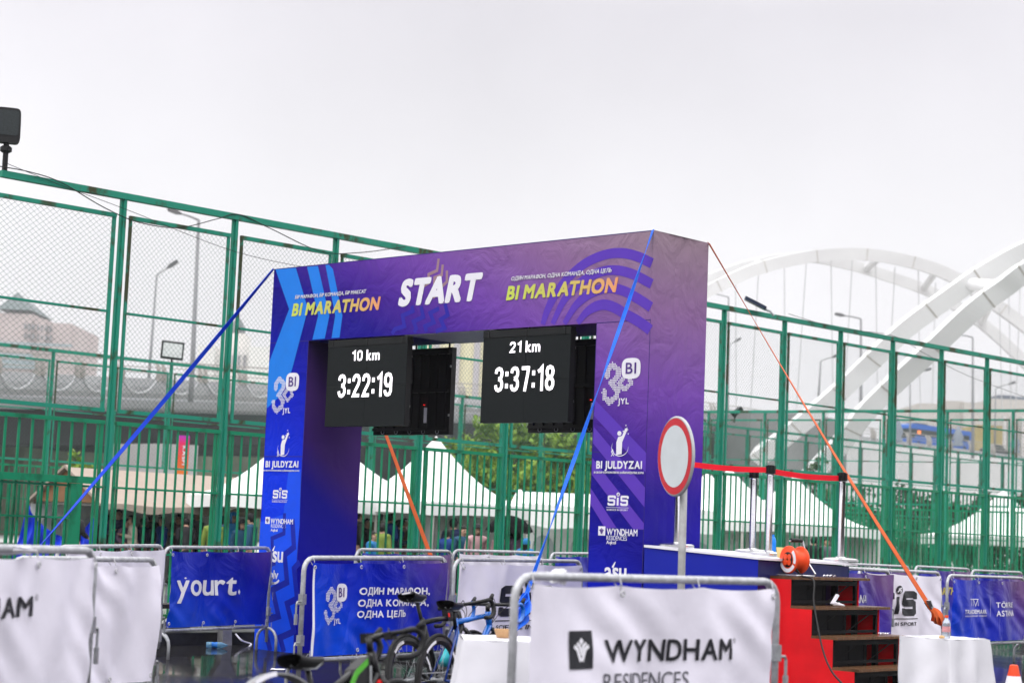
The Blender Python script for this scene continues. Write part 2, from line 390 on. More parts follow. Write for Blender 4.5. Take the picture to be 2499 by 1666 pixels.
def emblem_sis(ink, paper, surf, x0, y0, w, h, mx=0., line=True):
    """square lettering with a runner in an oval above the i"""
    N = lambda a, b: (x0 + a * w, y0 + b * h)
    t = .085 * w
    for ox, k in ((0., 0), (.63, 1)):
        P = [(.36, .66), (.36, .745), (.33, .77), (.07, .77), (.045, .745), (.045, .59), (.07, .565), (.30, .565), (.33, .54), (.33, .365), (.30, .34), (.07, .34), (.04, .365), (.04, .44)]
        stroke(ink, [N(ox + a, b) for a, b in P], t, surf, .0025 + k * .0003, mx=mx)
    flat(ink, [N(.455, .30), N(.545, .30), N(.545, .72), N(.455, .72)], surf, .0028, mx)
    flat(ink, [N(.515 + .085 * math.cos(q), .885 + .105 * math.sin(q)) for q in [k * math.pi / 10 for k in range(20)]], surf, .003)
    for P in ([(.47, .83), (.52, .88), (.53, .93)], [(.52, .88), (.56, .86), (.55, .81)], [(.49, .90), (.53, .91), (.57, .93)]):
        stroke(paper, [N(a, b) for a, b in P], .02 * w, surf, .005 + P[0][0] * .001)
    if line:
        flat(ink, [N(-.06, .175), N(1.05, .175), N(1.05, .195), N(-.06, .195)], surf, .0028, mx)
        write(ink, 'SCIENCE IN SPORT', surf, x0 - .03 * w, y0 + .02 * h, 1.04 * w, .085 * h, gap=.1, bold=.012)
random.seed(7)
FD = V((.7043, .7099, 0)); FN = V((.7099, -.7043, 0)); FRZ = math.atan2(FD.y, FD.x)      # along the fence; towards the camera side
_p = at(271, 1013.5, 24.5); F0 = V((_p.x, _p.y, 0))
_p = at(271, 1013.5, 49.5); F1 = V((_p.x, _p.y, 0))

# palette
WHITE_VINYL = mat('white_vinyl', (.80, .765, .87), .5, var=.06, scale=2.5, bump=.35, bscale=5)
GALV = mat('galvanised_steel', (.34, .35, .37), .38, metal=.55, var=.2, scale=30)
GALV_WET = mat('dull_steel_tube', (.43, .435, .46), .42, metal=.3, var=.22, scale=25, bump=.05)
PRINT_WHITE = mat('white_print', (.80, .785, .85), .5, var=.03)
PRINT_BLACK = mat('black_print', (.018, .018, .024), .5, var=.05)
PRINT_GREY = mat('grey_print', (.11, .11, .13), .5, var=.05)
GREEN = (.004, .20, .085); TEAL = (.012, .22, .155); RUST = (.055, .06, .018)
PAINT_GREEN = two_tone('green_fence_paint', (.004, .065, .028), (.0025, .215, .10), 2.2, .36, .50, .42, bump=.05, stretch=(1, 1, .5))
PAINT_RUSTY = two_tone('rusty_teal_paint', (.040, .050, .018), (.012, .24, .155), 2.4, .40, .47, .5, bump=.15, stretch=(1, 1, .6))
WIRE = mat('mesh_wire', (.06, .12, .10), .45, metal=.4, var=.1)
BLACK_PLASTIC = mat('black_plastic', (.007, .007, .008), .45, var=.2, scale=20)
RUBBER = mat('rubber', (.012, .012, .013), .7, var=.2, scale=30)
CHROME = mat('brushed_steel', (.62, .62, .63), .22, metal=1., var=.08, scale=60)
WOOD = two_tone('tread_wood', (.07, .032, .016), (.17, .085, .04), 6, .35, .65, .25, stretch=(1, 8, 1), bump=.1)
CONCRETE = two_tone('wet_concrete', (.13, .13, .135), (.24, .24, .245), 2.2, .35, .65, .6, bump=.2)
DARK_CONCRETE = two_tone('dark_concrete', (.05, .05, .055), (.09, .09, .095), .4, .35, .65, .7, bump=.2)

# ---- ground: one wet asphalt sheet to the horizon
def asphalt():
    m = bpy.data.materials.new('wet_asphalt'); m.use_nodes = True; n = m.node_tree.nodes; l = m.node_tree.links; p = n['Principled BSDF']
    t = n.new('ShaderNodeTexCoord')
    big = n.new('ShaderNodeTexNoise'); big.inputs['Scale'].default_value = .33; big.inputs['Detail'].default_value = 4; l.new(t.outputs['Object'], big.inputs['Vector'])
    fine = n.new('ShaderNodeTexNoise'); fine.inputs['Scale'].default_value = 55; fine.inputs['Detail'].default_value = 5; l.new(t.outputs['Object'], fine.inputs['Vector'])
    rr = n.new('ShaderNodeMapRange'); rr.inputs[1].default_value = .52; rr.inputs[2].default_value = .66; rr.inputs[3].default_value = .015; rr.inputs[4].default_value = .11
    l.new(big.outputs['Fac'], rr.inputs[0]); l.new(rr.outputs[0], p.inputs['Roughness'])
    c = n.new('ShaderNodeValToRGB'); c.color_ramp.elements[0].color = (.009, .009, .010, 1); c.color_ramp.elements[1].color = (.028, .027, .029, 1)
    l.new(fine.outputs['Fac'], c.inputs[0]); l.new(c.outputs[0], p.inputs['Base Color'])
    bs = n.new('ShaderNodeMapRange'); bs.inputs[1].default_value = .47; bs.inputs[2].default_value = .62; bs.inputs[3].default_value = .01; bs.inputs[4].default_value = .22
    l.new(big.outputs['Fac'], bs.inputs[0])
    b = n.new('ShaderNodeBump'); b.inputs['Distance'].default_value = .006; l.new(fine.outputs['Fac'], b.inputs['Height']); l.new(bs.outputs[0], b.inputs['Strength'])
    l.new(b.outputs[0], p.inputs['Normal']); p.inputs['Specular IOR Level'].default_value = .32
    p.inputs['IOR'].default_value = 1.25
    df = n.new('ShaderNodeBsdfDiffuse'); l.new(c.outputs[0], df.inputs['Color']); l.new(b.outputs[0], df.inputs['Normal'])
    wet = n.new('ShaderNodeMapRange'); wet.inputs[1].default_value = .50; wet.inputs[2].default_value = .66; wet.inputs[3].default_value = .72; wet.inputs[4].default_value = .30
    l.new(big.outputs['Fac'], wet.inputs[0]); ms = n.new('ShaderNodeMixShader'); l.new(wet.outputs[0], ms.inputs[0]); l.new(df.outputs[0], ms.inputs[1]); l.new(p.outputs[0], ms.inputs[2]); l.new(ms.outputs[0], n['Material Output'].inputs['Surface'])
    return m
g = MB(); g.grid(lambda u, v: (-900 + 1800 * u, -100 + 1600 * v, 0), 40, 40)
tag(g.build('ground', asphalt()), kind='structure')
def strip(name, m, a, b, z0, z1, k0=-40, k1=90):
    s = MB(); P = [F0 + FD * k0 + FN * a, F0 + FD * k1 + FN * a, F0 + FD * k1 + FN * b, F0 + FD * k0 + FN * b]
    s.prism([p + V((0, 0, z0)) for p in P], (0, 0, z1 - z0)); return s.build(name, m, fix=True)
pz = MB(); pz.grid(lambda u, v: (-850 + 1700 * u, 92 + 1300 * v, .012), 8, 8)
tag(pz.build('bounce_ground', two_tone('pale_bounce', (.36, .36, .35), (.46, .455, .44), .05, .35, .65, .6)), kind='structure')  # pale far ground, added to bounce light up at bridge and soffit
KERB = 3.14
tag(strip('kerb', two_tone('wet_kerb', (.022, .022, .023), (.055, .055, .056), 3, .35, .65, .6, bump=.2, spec=.08), KERB - .16, KERB, 0, .135), kind='structure')
tag(strip('sidewalk', two_tone('sidewalk_asphalt', (.035, .035, .037), (.07, .07, .072), 30, .3, .7, .5, bump=.2, spec=.1), 1.5, KERB - .16, 0, .128), kind='structure')
tag(strip('verge', mat('soil', (.03, .035, .015), .9, var=.3), .25, 1.5, 0, .12), kind='structure')
tag(strip('court', mat('court_surface', (.10, .13, .10), .45, var=.15), -24, .1, 0, .02), kind='structure')
GRASS = [mat('grass_blade_%s' % k, c, .6, var=.2) for k, c in (('mid', (.035, .10, .012)), ('pale', (.07, .16, .02)))]
s = MB()
for i in range(2600):
    k = random.uniform(-3, 6); w = random.uniform(.28, 1.5); p = F0 + FD * k + FN * w + V((0, 0, .12)); h = random.uniform(.05, .13)
    d = V((random.uniform(-.05, .05), random.uniform(-.05, .05), h)); q = FD * .006; s.cur = random.random() < .4
    s.add([p - q, p + q, p + d], [(0, 1, 2)])
tag(s.build('grass', GRASS), 'short green grass between the sidewalk and the green fence', 'grass', kind='stuff')

# ---- the sports court fences
def wires(mb, x0, z0, x1, z1, p, r):
    def wire(a, b):
        a = V(a); b = V(b); d = (b - a).normalized(); n1 = V((0, 1, 0)) * r; n2 = d.cross(V((0, 1, 0))) * r
        mb.add([a + n1, a + n2, a - n1, a - n2, b + n1, b + n2, b - n1, b - n2], [(0, 1, 5, 4), (1, 2, 6, 5), (2, 3, 7, 6), (3, 0, 4, 7)])
    W = x1 - x0; H = z1 - z0; k = -H
    while k < W:
        a = max(0, k); b = min(W, k + H)
        if b - a > .01:
            wire((x0 + a, .004, z0 + a - k), (x0 + b, .004, z0 + b - k))
            wire((x1 - a, -.004, z0 + a - k), (x1 - b, -.004, z0 + b - k))
        k += p
def make_fence(name, label, origin, rz, n0, n1, step, pitch, wr, group, scale_bars=.155, zr=(2.67, 2.83, 4.14, 5.43, 5.67)):
    t = thing(name, label, 'fence', origin, rz, group); zb, zp, zm, zf, zt = zr
    post = MB(); post.box((0, .02, zt / 2), (.085, .05, zt)); post.box((0, -.018, zt / 2), (.04, .028, zt)); post.box((0, .02, .02), (.2, .2, .04))
    bars = MB(); n = max(3, round(step / scale_bars)); 
    for i in range(1, n): bars.box((i * step / n, 0, (.12 + zb) / 2), (.024, .024, zb - .12))
    for z, h in ((.14, .05), (.96, .028), (1.82, .028), (zb, .052)): bars.box((step / 2, -.036 if z < zb else 0, z), (step - .16, .03 if z < zb else .06, h))
    for x in (.105, step - .105): bars.box((x, 0, (.12 + zb) / 2), (.035, .03, zb - .12))
    fr = MB(); fr.cur = 0
    for x in (.115, step - .115): fr.box((x, 0, (zp + zf) / 2), (.038, .034, zf - zp))
    for z, h in ((zp, .052), (zm, .03), (zf, .055)): fr.box((step / 2, -.003, z), (step - .19 if z != zm else step - .29, .05, h))
    fr.cur = 1; wires(fr, .14, zp + .03, step - .14, zf - .02, pitch, wr)
    pm = bm_ = mm = None
    for k in range(n0, n1 + 1):
        if pm is None: o = post.build('post', PAINT_RUSTY, t); pm = o
        else: o = pm.copy(); COL.objects.link(o); o.parent = t
        o.location = (k * step, 0, 0)
        if k == n1: break
        if bm_ is None: bm_ = bars.build('bar_panel', PAINT_GREEN, t); mm = fr.build('mesh_panel', [PAINT_RUSTY, WIRE], t); q = (bm_, mm)
        else: q = (bm_.copy(), mm.copy()); [(COL.objects.link(c), setattr(c, 'parent', t)) for c in q]
        for c in q: c.location = (k * step, 0, 0)
    r = MB(); r.box(((n0 + n1) * step / 2, 0, zt + .035), ((n1 - n0) * step, .09, .085)); r.build('top_rail', PAINT_RUSTY, t)
    return t
near_fence = make_fence('sports_fence', 'tall green fence of bars and wire mesh standing close behind the start arch', F0, FRZ, -1, 13, 1.856, .075, .0018, 'green sports court fences')
make_fence('sports_fence', 'tall green fence running parallel beyond the tents in front of the viaduct', F1, FRZ, -2, 27, 1.856, .11, .0018, 'green sports court fences')
E0 = V((3.2, 63.5, 0)); ED = V((.825, -.565, 0))
make_fence('sports_fence', 'green fence crossing the court behind the white tents at the bridge end', E0, math.atan2(ED.y, ED.x), 0, 8, 2.06, .11, .0018, 'green sports court fences')
for c in near_fence.children:                       # the first bay is a little wider
    if c.location.x < -1: c.location.x = -1.25 * 1.856; c.scale.x = 1. if c.name.startswith('post') else 1.25
# gate leaf standing in the first bay
t = thing('gate', 'green barred gate leaf with a thick frame below the tall fence mesh', 'gate', F0 + FN * .075, FRZ)
zt = at(60, 1153, 23.6).z; f = MB(); f.box((-1.15, 0, zt - .05), (1.9, .06, .09)); f.box((-.52, 0, zt / 2), (.16, .06, zt - .2)); f.box((-2.02, 0, zt / 2), (.1, .06, zt - .2)); f.box((-1.25, 0, .2), (1.4, .05, .06))
f.build('frame', PAINT_GREEN, t); b = MB()
for i in range(1, 11): b.box((-2.02 + i * .137, 0, zt / 2), (.026, .026, zt - .3))
b.box((-1.25, -.02, zt * .72), (1.4, .02, .026)); b.build('bars', PAINT_GREEN, t)
c = MB(); c.box((-.52, -.05, .95), (.06, .05, .16)); c.build('latch', BLACK_PLASTIC, t)
# cables strung along the top rail
def cable(name, label, pts, r, m=BLACK_PLASTIC, n=8):
    c = MB(); c.tube(smooth_path(pts, n), r, 6); return tag(c.build(name, m, smooth=True), label, 'cable', 'cables')
L = lambda k, z, o=.07: F0 + FD * (k * 1.856) + FN * o + V((0, 0, z))
cable('cable', 'thin black cable draped and sagging along the top rail of the near green fence', [L(-1.05, 5.78), L(-.8, 5.78), L(-.55, 5.72), L(-.2, 5.5), L(.1, 5.38), L(.45, 5.4), L(.8, 5.62), L(1.0, 5.74, .05), L(1.3, 5.62), L(1.8, 5.42), L(2.2, 5.50), L(2.7, 5.72)], .007)
cable('cable', 'straight dark wire slanting down across the upper wire mesh on the left', [L(-1.0, 5.84), L(-.6, 5.70), L(0, 5.52), L(1, 5.20), L(2, 5.14), L(3, 5.1)], .004)
cable('cable', 'loose dark wire hanging from the fence top beside the white bridge arches', [L(8.0, 5.8), L(8.9, 5.70), L(9.9, 5.76), L(10.6, 5.5), L(11.5, 5.2), L(13, 4.9)], .005)

# ---- floodlights on the fence
def floodlight(name, label, base, h, w, d, tilt, rz, style='upright'):
    t = thing(name, label, 'floodlight', base, rz, 'floodlights on the fences')
    p = MB(); p.tube([(0, 0, 0), (0, 0, h)], .036, 10); p.lathe([(.045, h - .12), (.075, h - .1), (.075, h - .05), (.05, h - .03)], seg=12); p.build('pole', BLACK_PLASTIC, t)
    M = Matrix.Rotation(tilt, 3, 'X'); hd = MB(); c = V((0, 0, h + d / 2))
    poly = squircle(0, 0, w / 2, d / 2, 28, 7); pr = [c + M @ V((a * (1 - .06 * (b / d + .5)), -.05, b)) for a, b in poly]
    hd.prism(pr, M @ V((0, .10, 0))); 
    for i in range(7): hd.box(c + M @ V((-w * .36 + i * w * .12, .075, 0)), (.012, .06, d * .8), rot=M)
    hd.build('head', BLACK_PLASTIC, t, fix=True)
    g = MB(); g.ngon([c + M @ V((a * .82, -.056, b * .72 + d * .07)) for a, b in squircle(0, 0, w / 2, d / 2, 24, 9)]); g.build('lens', mat('lamp_lens', (.022, .028, .030), .35, var=.35, scale=60), t)
    return t
pb = F0 + FD * ((at(13, 424, 23.2).xy - F0.xy).dot(FD.xy)) + V((0, 0, 5.74))
floodlight('floodlight', 'black upright floodlight on a short pole on top of the near fence', pb, .36, .33, .46, math.radians(-4), math.radians(18))
# flat lamp head lying over the rail on the right
q = at(1868, 757, 34.2); t = thing('floodlight', 'flat dark lamp head tilted over the top rail beside the orange strap', 'floodlight', q, math.radians(172), 'floodlights on the fences'); t.scale = (.66, .8, .8)
M = Matrix.Rotation(math.radians(-22), 3, 'Y'); h = MB(); h.prism([M @ V((a + .32, b, .0)) for a, b in squircle(0, 0, .33, .16, 24, 5)], M @ V((0, 0, .08))); h.build('head', mat('dark_blue_housing', (.02, .03, .06), .3, var=.2), t, fix=True)
h = MB(); h.ngon([M @ V((a + .36, b, -.004)) for a, b in squircle(0, 0, .24, .13, 20, 6)]); h.build('lens', mat('lamp_lens', (.16, .18, .19), .12), t)
h = MB(); h.tube([(.02, 0, .03), (-.14, 0, -.02), (-.24, 0, -.12)], .03, 8); h.build('bracket', GALV, t)
q = at(420, 866, 51); t = thing('floodlight', 'small square floodlight standing on the top rail of the far fence', 'floodlight', (q.x, q.y, 5.74), math.radians(15), 'floodlights on the fences')
h = MB(); h.tube([(0, 0, 0), (0, 0, .1)], .03, 8); h.build('pole', BLACK_PLASTIC, t)
h = MB(); h.box((0, 0, .35), (.62, .1, .5), rot=Matrix.Rotation(math.radians(-14), 3, 'X') @ Matrix.Rotation(.06, 3, 'Y')); h.build('head', BLACK_PLASTIC, t)
h = MB(); h.box((0, -.06, .35), (.52, .02, .4), rot=Matrix.Rotation(math.radians(-14), 3, 'X') @ Matrix.Rotation(.06, 3, 'Y')); h.build('lens', mat('pale_lens', (.5, .52, .52), .15, var=.1), t)
q = at(1792, 990, 66); t = thing('floodlight', 'small dark spotlight on the far fence right of the arch', 'floodlight', (q.x, q.y, 5.7), .4, 'floodlights on the fences')
h = MB(); h.tube([(0, 0, 0), (.05, 0, .25)], .03, 8); h.build('pole', BLACK_PLASTIC, t); h = MB(); h.box((.12, 0, .4), (.4, .22, .16), rot=Matrix.Rotation(-.7, 3, 'Y')); h.build('head', BLACK_PLASTIC, t)
# ------------------------------------------------------------------ start arch
AO = V((-2.813, 21.46, 0)); AYAW = -.7465; AW, AD, AH, ACW, ABH = 5.633, .886, 4.388, .678, .870
AE = V((math.cos(AYAW), math.sin(AYAW), 0)); AG = V((-math.sin(AYAW), math.cos(AYAW), 0))
arch = thing('start_arch', 'large blue and purple fabric start arch with START lettering above the road', 'start arch', AO, AYAW)
stops = [(0.0, (.0, .035, .74)), (.22, (.001, .012, .50)), (.40, (.004, .002, .24)), (.50, (.014, .005, .24)), (.60, (.07, .02, .29)), (.70, (.165, .06, .37)), (.85, (.245, .125, .30)), (1.0, (.29, .205, .255))]
# t = .5*x/W + .75*z/H - .25
ARCH_CLOTH = gradient('arch_print', (.5 / AW, 0, .85 / AH, -.35), stops, .65, bump=.3, noise=.025)
b = MB()
H0 = AH - ABH; X1 = ACW; X2 = AW - ACW
def quad_grid(mb, P, nu, nv): # P(u,v) in 3-D
    mb.grid(P, nu, nv)
front = [((0, 0), (X1, H0)), ((X2, 0), (AW, H0)), ((0, H0), (AW, AH))]
for y in (0, AD):
    for (xa, za), (xb, zb) in front:
        b.grid(lambda u, v: (xa + (xb - xa) * u, y, za + (zb - za) * v), max(2, int((xb - xa) / .25)), max(2, int((zb - za) / .25)))
def side(x, za, zb):
    def P(u, v):
        w = .012 * math.sin(9 * v + 4 * u) * math.sin(math.pi * u) + .006 * math.sin(31 * u + 12 * v) * math.sin(math.pi * u)
        return (x + (w if x == AW else 0), AD * u, za + (zb - za) * v)
    b.grid(P, 12, 40)
side(0, 0, AH); side(AW, 0, AH); side(X2, 0, H0)
b.grid(lambda u, v: (AW * u, AD * v, AH), 4, 2)
b.grid(lambda u, v: (X1 + (X2 - X1) * u, AD * v, H0), 8, 2)
b.build('arch_body', ARCH_CLOTH, arch)
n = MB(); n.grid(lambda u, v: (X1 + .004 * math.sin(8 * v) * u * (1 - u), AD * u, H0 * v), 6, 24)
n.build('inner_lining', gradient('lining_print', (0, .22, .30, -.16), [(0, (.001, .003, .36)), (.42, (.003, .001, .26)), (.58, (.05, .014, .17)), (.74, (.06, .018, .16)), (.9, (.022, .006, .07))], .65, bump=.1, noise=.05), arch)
n = MB(); n.box((2.9, AD / 2, H0 - .004), (1.35, AD - .04, .004)); n.build('underside_panel', PRINT_WHITE, arch)
def asurf(u, v, off): return (u, -off - .001, v)
sm = MB()
for z, x0, x1 in ((H0, 0, X1), (H0, X2, AW), (AH - .004, 0, AW), (2.2, 0, X1), (2.25, X2, AW)): sm.add([asurf(x0, z - .004, .0006), asurf(x1, z - .004, .0006), asurf(x1, z + .003, .0006), asurf(x0, z + .003, .0006)], [(0, 1, 2, 3)])
for x in (.003, AW - .004, X1 - .003, X2 + .003): sm.add([asurf(x - .003, 0, .0007), asurf(x + .003, 0, .0007), asurf(x + .003, H0, .0007), asurf(x - .003, H0, .0007)], [(0, 1, 2, 3)])
sm.build('seam', mat('seam_thread', (.03, .02, .16), .6, var=.1), arch)
def ap(x, y): return plane_uv(x, y, AO, AE)
k4 = lambda x, y: ap(600 + x / 3.137, 550 + y / 3.137)
k5 = lambda x, y: ap(1100 + x / 3.135, 550 + y / 3.135)
kb = lambda x, y: ap(1400 + x / 2.5286, 800 + y / 2.5286)
kl = lambda x, y: ap(600 + x / 3.267, 1120 + y / 3.267)
k6 = lambda x, y: ap(600 + x / 3.92, 1000 + y / 3.92)
def clip(P): return [(max(.002, min(AW - .002, a)), max(.002, min(AH - .002, c))) for a, c in P]
BAND = mat('sky_blue_print', (.004, .19, .74), .55, var=.04)
BAND2 = mat('bright_blue_print', (.0, .07, .80), .55, var=.05)
s = MB()
flat(s, clip([k4(*p) for p in ((228, 338), (384, 325), (476, 640), (352, 1110), (270, 1300), (150, 1400), (178, 1045), (332, 640))]), asurf, .001)
s.build('chevron', BAND, arch); s = MB()
flat(s, [k4(*p) for p in ((470, 318), (553, 310), (640, 690), (605, 866), (510, 874), (555, 690))], asurf, .001)
s.build('chevron', BAND, arch); s = MB()
flat(s, [k4(*p) for p in ((610, 304), (638, 302), (668, 335), (740, 690), (718, 858), (657, 862), (685, 690))], asurf, .001)
s.build('chevron', BAND, arch)
s = MB()
c_ = [k6(*p) for p in ((160, 640), (400, 640), (430, 440), (440, 440), (500, 640), (520, 640))]
flat(s, clip([kl(*p) for p in ((104, 500), (300, 440), (340, 100), (360, 80), (440, 80), (430, 520), (400, 860), (385, 1400), (375, 1560), (45, 1560), (80, 1000))]), asurf, .0012)
s.build('bright_panel', BAND2, arch)
ZIG = mat('dark_zigzag_print', (.002, .012, .34), .55, var=.05)
for P, w in ((((310, 430), (305, 590), (210, 630), (215, 760), (225, 830), (120, 880)), .05), (((372, 480), (385, 700), (310, 760), (330, 980), (215, 1040), (262, 1250), (140, 1290), (195, 1530)), .075), (((430, 820), (385, 870), (400, 1010), (410, 1110), (330, 1150), (385, 1370), (275, 1420), (305, 1545)), .075)):
    s = MB(); stroke(s, clip([kl(*p) for p in P]), w, asurf, .002); s.build('zigzag', ZIG, arch)
ARC = mat('violet_print', (.10, .035, .44), .55, var=.05)
for i, (P, w) in enumerate((([(705, 756), (740, 650), (800, 530), (900, 400), (1030, 290), (1180, 225), (1310, 212), (1430, 238), (1540, 290)], 52), ([(780, 752), (870, 570), (990, 440), (1120, 365), (1250, 342), (1390, 372), (1540, 448)], 50), ([(870, 750), (960, 610), (1070, 520), (1200, 478), (1320, 500), (1420, 552), (1535, 625)], 52), ([(972, 745), (1050, 655), (1150, 608), (1240, 622), (1350, 685), (1440, 735), (1530, 800)], 55))):
    s = MB(); Q = smooth_path([(*k5(*p), 0) for p in P], 5); stroke(s, clip([(q.x, q.y) for q in Q]), [.03 + w / 3.135 * .0042 * min(1, .45 + j / 14) for j in range(len(Q))], asurf, .001 + i * .0003); s.build('arc_band', ARC, arch)
for i, P in enumerate((((135, 445), (450, 770), (447, 890), (125, 540)), ((125, 610), (445, 985), (443, 1105), (120, 710)), ((115, 800), (437, 1205), (437, 1242), (370, 1242), (113, 905)), ((105, 985), (265, 1232), (195, 1235), (107, 1090)))):
    s = MB(); flat(s, clip([kb(*p) for p in P]), asurf, .0011); s.build('stripe', ARC, arch)
s = MB(); 
for P in (((1120, 830), (1140, 795), (1215, 770), (1200, 690), (1280, 655), (1272, 615)), ((1290, 818), (1305, 790), (1285, 735), (1360, 700), (1342, 620)), ((1385, 815), (1372, 772), (1440, 742), (1412, 670), (1480, 635)), ((1455, 812), (1522, 785), (1492, 720), (1547, 685), (1525, 600))):
    s = MB(); stroke(s, [k4(*p) for p in P], .05, asurf, .001); s.build('zigzag', mat('indigo_print', (.02, .015, .34), .65, var=.05), arch)
s = MB()
for P in (((1330, 545), (1335, 480), (1400, 440), (1400, 375), (1465, 345), (1477, 255)), ((1440, 560), (1445, 400), (1500, 380), (1508, 300)), ((1500, 470), (1540, 430), (1540, 345)), ((1545, 520), (1575, 470), (1575, 390))):
    s = MB(); stroke(s, [k4(*p) for p in P], .036, asurf, .001); s.build('zigzag', mat('tan_print', (.32, .19, .24), .55, var=.05), arch)
# writing
def line_at(mb, txt, f, a, b_, capx, bold, shear, gap=.06, off=.003):
    """a, b_: left and right end of the baseline, capx: a point on the cap line"""
    (u0, v0), (u1, v1) = f(*a), f(*b_); v = (v0 + v1) / 2; hgt = f(*capx)[1] - v
    write(mb, txt, asurf, u0, v, u1 - u0 - (hgt * shear if shear > .1 else 0) * 0, hgt, bold=bold, shear=shear, gap=gap, off=off)
s = MB()
line_at(s, 'БІР МАРАФОН, БІР КОМАНДА, БІР МАҚСАТ', k4, (380, 563), (920, 517), (650, 512), .012, .2, .1); s.build('slogan', PRINT_WHITE, arch); s = MB()
line_at(s, 'START', k4, (1165, 603), (1780, 568), (1500, 385), .055, .22, .02); s.build('headline', PRINT_WHITE, arch); s = MB()
line_at(s, 'ОДИН МАРАФОН, ОДНА КОМАНДА, ОДНА ЦЕЛЬ', k5, (465, 420), (1232, 362), (850, 358), .012, .2, .1)
s.build('slogan', PRINT_WHITE, arch)
YEL = gradient('lime_to_peach_print', (1.0, 0, 0, 0), [(0, (.53, .62, .10)), (.55, (.62, .52, .12)), (1, (.78, .34, .16))], .5, bump=0, noise=0)
def gradient_between(nm, u0, u1): return gradient(nm, (1 / (u1 - u0), 0, 0, -u0 / (u1 - u0)), [(0, (.56, .66, .10)), (.55, (.60, .52, .13)), (1, (.80, .34, .15))], .5, bump=0, noise=0)
for f, a, c, cp, nm in ((k4, (352, 690), (1018, 642), (700, 570), 'lime_to_peach_print_west'), (k5, (425, 566), (1265, 508), (850, 430), 'lime_to_peach_print_east')):
    s = MB(); line_at(s, 'BI MARATHON', f, a, c, cp, .045, .2, .07, .0035); s.build('lettering', gradient_between(nm, f(*a)[0], f(*c)[0]), arch)
# column emblems
s = MB(); ink = MB()
def boxof(f, x0, y1, x1, y0):                     # emblem rectangle from its photo corners (left-bottom, right-top)
    (u0, v0), (u1, v1) = f(x0, y1), f(x1, y0); return u0, v0, u1 - u0, v1 - v0
def logos(f30, fch, fju, fsm, fsis, fwy, fre, faq, side):
    P_ = lambda: s.build('sponsor_mark', PRINT_WHITE, arch)
    s = MB(); emblem_thirty(s, ink, asurf, *f30); P_(); s = MB(); emblem_child(s, asurf, *fch)
    write(s, 'BI JULDYZAI', asurf, *fju, bold=.035, gap=.08)
    write(s, 'BI GROUP КОРПОРАТИВТІК ҚАЙЫРЫМДЫЛЫҚ ҚОРЫ', asurf, *fsm, bold=.01, gap=.1); P_(); s = MB()
    emblem_sis(s, ink, asurf, *fsis); P_(); s = MB()
    u, v, w, h = fwy; emblem_w(s, ink, asurf, u, v, h * 1.0, h); write(s, 'WYNDHAM', asurf, u + h * 1.22, v + .08 * h, w - h * 1.22, h * .72, bold=.02, gap=.06)
    write(s, 'RESIDENCES', asurf, *fre, gap=.08); write(s, 'Aqkol', asurf, *faq, bold=.015, cap=True); P_()
U = lambda u, v, w, h: (u, v, w, h)
def R_(f, x0, y0, x1, y1): return boxof(f, x0, y1, x1, y0)
logos(R_(k5, 1155, 1010, 1460, 1372), R_(kb, 228, 597, 344, 795), R_(kb, 140, 820, 424, 865), R_(kb, 127, 882, 434, 896), R_(kb, 209, 1014, 338, 1127), R_(kb, 152, 1230, 396, 1278), R_(kb, 203, 1284, 330, 1306), R_(kb, 203, 1312, 262, 1330), 0)
logos(R_(k4, 195, 1125, 415, 1440), R_(k6, 295, 190, 425, 450), R_(k6, 190, 487, 506, 545), R_(k6, 174, 570, 514, 584), R_(k6, 257, 742, 400, 884), R_(k6, 187, 1030, 455, 1086), R_(k6, 242, 1095, 385, 1122), R_(k6, 240, 1135, 306, 1158), 1)
for f, x0, x1, y0, y1, ax, ay in ((kl, 165, 300, 735, 812, 222, 722), (kb, 190, 328, 1480, 1545, 247, 1470)):
    s = MB(); u0, v0 = f(x0, y1); u1, v1 = f(x1, y0); write(s, 'asu', asurf, u0, v0, u1 - u0, v1 - v0, bold=.02, gap=.03)
    a = f(ax, ay); stroke(s, [(a[0] - .012, a[1] - .012), (a[0] + .022, a[1] + .045)], [.026, .008], asurf, .003); s.build('sponsor_mark', PRINT_WHITE, arch)
s = MB(); u0, v0 = kl(188, 948); u1, v1 = kl(262, 885); write(s, 'olv', asurf, u0, v0, u1 - u0, v1 - v0, bold=.02, gap=.02)
u0, v0 = kl(182, 955); u1, v1 = kl(270, 955); c = (u0 + u1) / 2; r = (u1 - u0) / 2
stroke(s, circ(c, v0 + .03, r, r * .75, 14, math.radians(205), math.radians(335)), .025, asurf, .003)
s.build('sponsor_mark', PRINT_WHITE, arch); ink.build('badge_letters', mat('violet_ink', (.08, .03, .22), .5, var=.05), arch)

